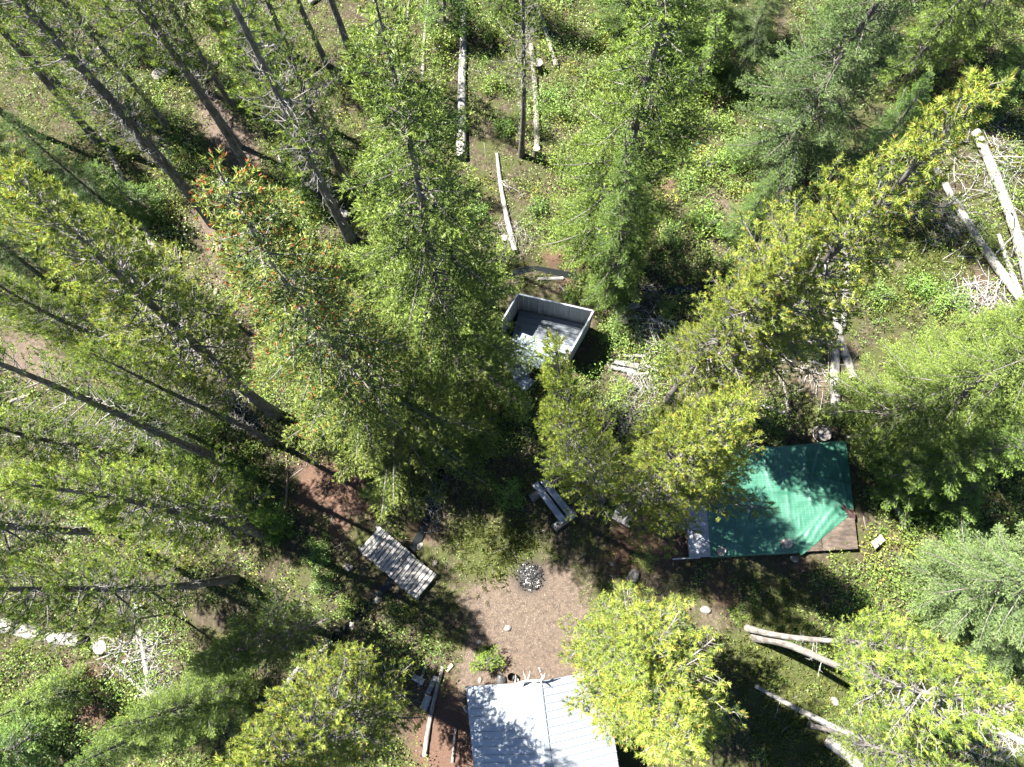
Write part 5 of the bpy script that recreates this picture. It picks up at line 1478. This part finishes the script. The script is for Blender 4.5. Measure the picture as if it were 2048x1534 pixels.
# floor of sheet metal, ribs along the back wall
inn = rdir
inp = np.array([back[1], -back[0], 0.]); inp = inp if inp @ rdir > 0 else -inp
for i in range(7):
    sk = (i * .30 + .38) * float(rdir @ back) / float(rdir @ inp)      # the side walls run askew
    me_ = ribbed('floor_sheet', M_FLOORMETAL, .30, Lbk - .08 + min(0, sk), .04)
    o = link('floor_sheet', me_, shed); p = BLt - so + back * .05 + inp * (.06 + i * .30); p[2] = .34 + .004 * (i % 2)
    put(o, inp, back, np.array([0, 0, 1.]), p)
mb = MB(); 
for k_ in (0.2, .5, .8):
    c = BLt - so + back * (Lbk * k_) + inn * 1.1; c[2] = .16; M = np.stack([inn, np.cross([0, 0, 1.], inn), [0, 0, 1.]], 1); add_box(mb, c, (2.1, .1, .32), 0, M)
mb.build('floor_bearer', M_BROWN, shed)
for q_, h_, nm in ((BRt, WZ, 'corner_post'), (BLt, WZ, 'corner_post'), (RFt, WZ, 'corner_post')):
    mb = MB(); c = q_ - so; add_box(mb, (c[0] - .08 * back[0], c[1] - .09, h_ / 2), (.09, .09, h_ - .02)); mb.build(nm, M_BROWN, shed)
# lower lean-to in front: pale blue sheets, wooden frame, loose sheets
c4 = np.array([G(1040, 664, .95), G(1092, 676, .95), G(1082, 722, .85), G(1022, 708, .85)])
lean = empty('low_lean_to', (*c4.mean(0)[:2], 0), 'low lean-to of pale blue metal sheets in front of the roofless shed', 'lean-to')
lo_ = np.array(lean.location)
Xd = nrm(c4[3] - c4[0]); Yd = nrm((c4[1] - c4[0]) - Xd * ((c4[1] - c4[0]) @ Xd)); Zd = np.cross(Xd, Yd); Ls = np.linalg.norm(c4[1] - c4[0]) + .2; Wd = np.linalg.norm(c4[3] - c4[0])
if Zd[2] < 0: Yd = -Yd; Zd = -Zd
blm = ribbed('roof_sheet', M_BLUESHEET, .33, Ls + .5, .035)
for i in range(int(Wd / .33) + 1):
    o = link('roof_sheet', blm, lean); st_ = c4[0] if Yd[0] > 0 else c4[1]
    put(o, Xd, Yd, Zd, st_ - lo_ + Xd * (i * .33))
for px, py, h_ in ((1036, 668, .9), (1024, 706, .82), (1080, 718, .82), (1090, 680, .9)):
    p = G(px, py) - lo_; mb = MB(); add_box(mb, (p[0] + .1, p[1] + .1, h_ / 2 - .04), (.08, .08, h_ - .1)); mb.build('post', M_BROWN, lean)
fr4 = np.array([G(1014, 700, .35), G(1034, 704, .35), G(1028, 768, .35), G(1008, 764, .35)])
box_ = empty('wooden_frame', (*fr4.mean(0)[:2], 0), 'dark open wooden frame at the left front of the shed', 'frame'); fo = np.array(box_.location)
for i in range(4):
    a, b = fr4[i] - fo, fr4[(i + 1) % 4] - fo; d = b - a; mb = MB(); an = math.atan2(d[1], d[0]); add_box(mb, ((a + b) / 2 * [1, 1, 0]) + [0, 0, .18 + .003 * i], (np.linalg.norm(d) + (.05 if i % 2 else -.05), .05, .34), an); mb.build('side_board', M_BROWN, box_)
for a, b in (((1018, 704), (1011, 746)), ((1024, 710), (1016, 752))):
    A = G(*a, .40); B = G(*b, .40); mb = MB(); add_tube(mb, [A, (A + B) / 2, B], [.022] * 3, 6); o = mb.build('pale_rail', M_PLANK, None, True); tag(o, 'pale rail on the dark wooden frame, %s one' % ('outer' if a[0] == 1018 else 'inner'), 'rail')
for c_, sz, rz, tl, lab in ((G(1040, 738, .55), (.9, .75), .45, .16, 'loose blue-grey sheet leaning on the wooden frame'), (G(1046, 762, .45), (.7, .9), .9, -.12, 'second loose blue-grey sheet below the first by the shed pine')):
    mb = MB(); bevel_box(mb, (0, 0, 0), (*sz, .02), .004); o = mb.build('loose_sheet', M_BLUESHEET); o.location = [float(x) for x in c_]; o.rotation_euler = (tl, .2, rz); tag(o, lab, 'metal sheet')
mb = MB(); a = GG(985, 716, .5); b = GG(1018, 697, .8); add_tube(mb, [a, (a + b) / 2, b], [.02] * 3, 6); tag(mb.build('white_pole', M_PLANK, None, True), 'thin white pole leaning at the left of the shed', 'pole')
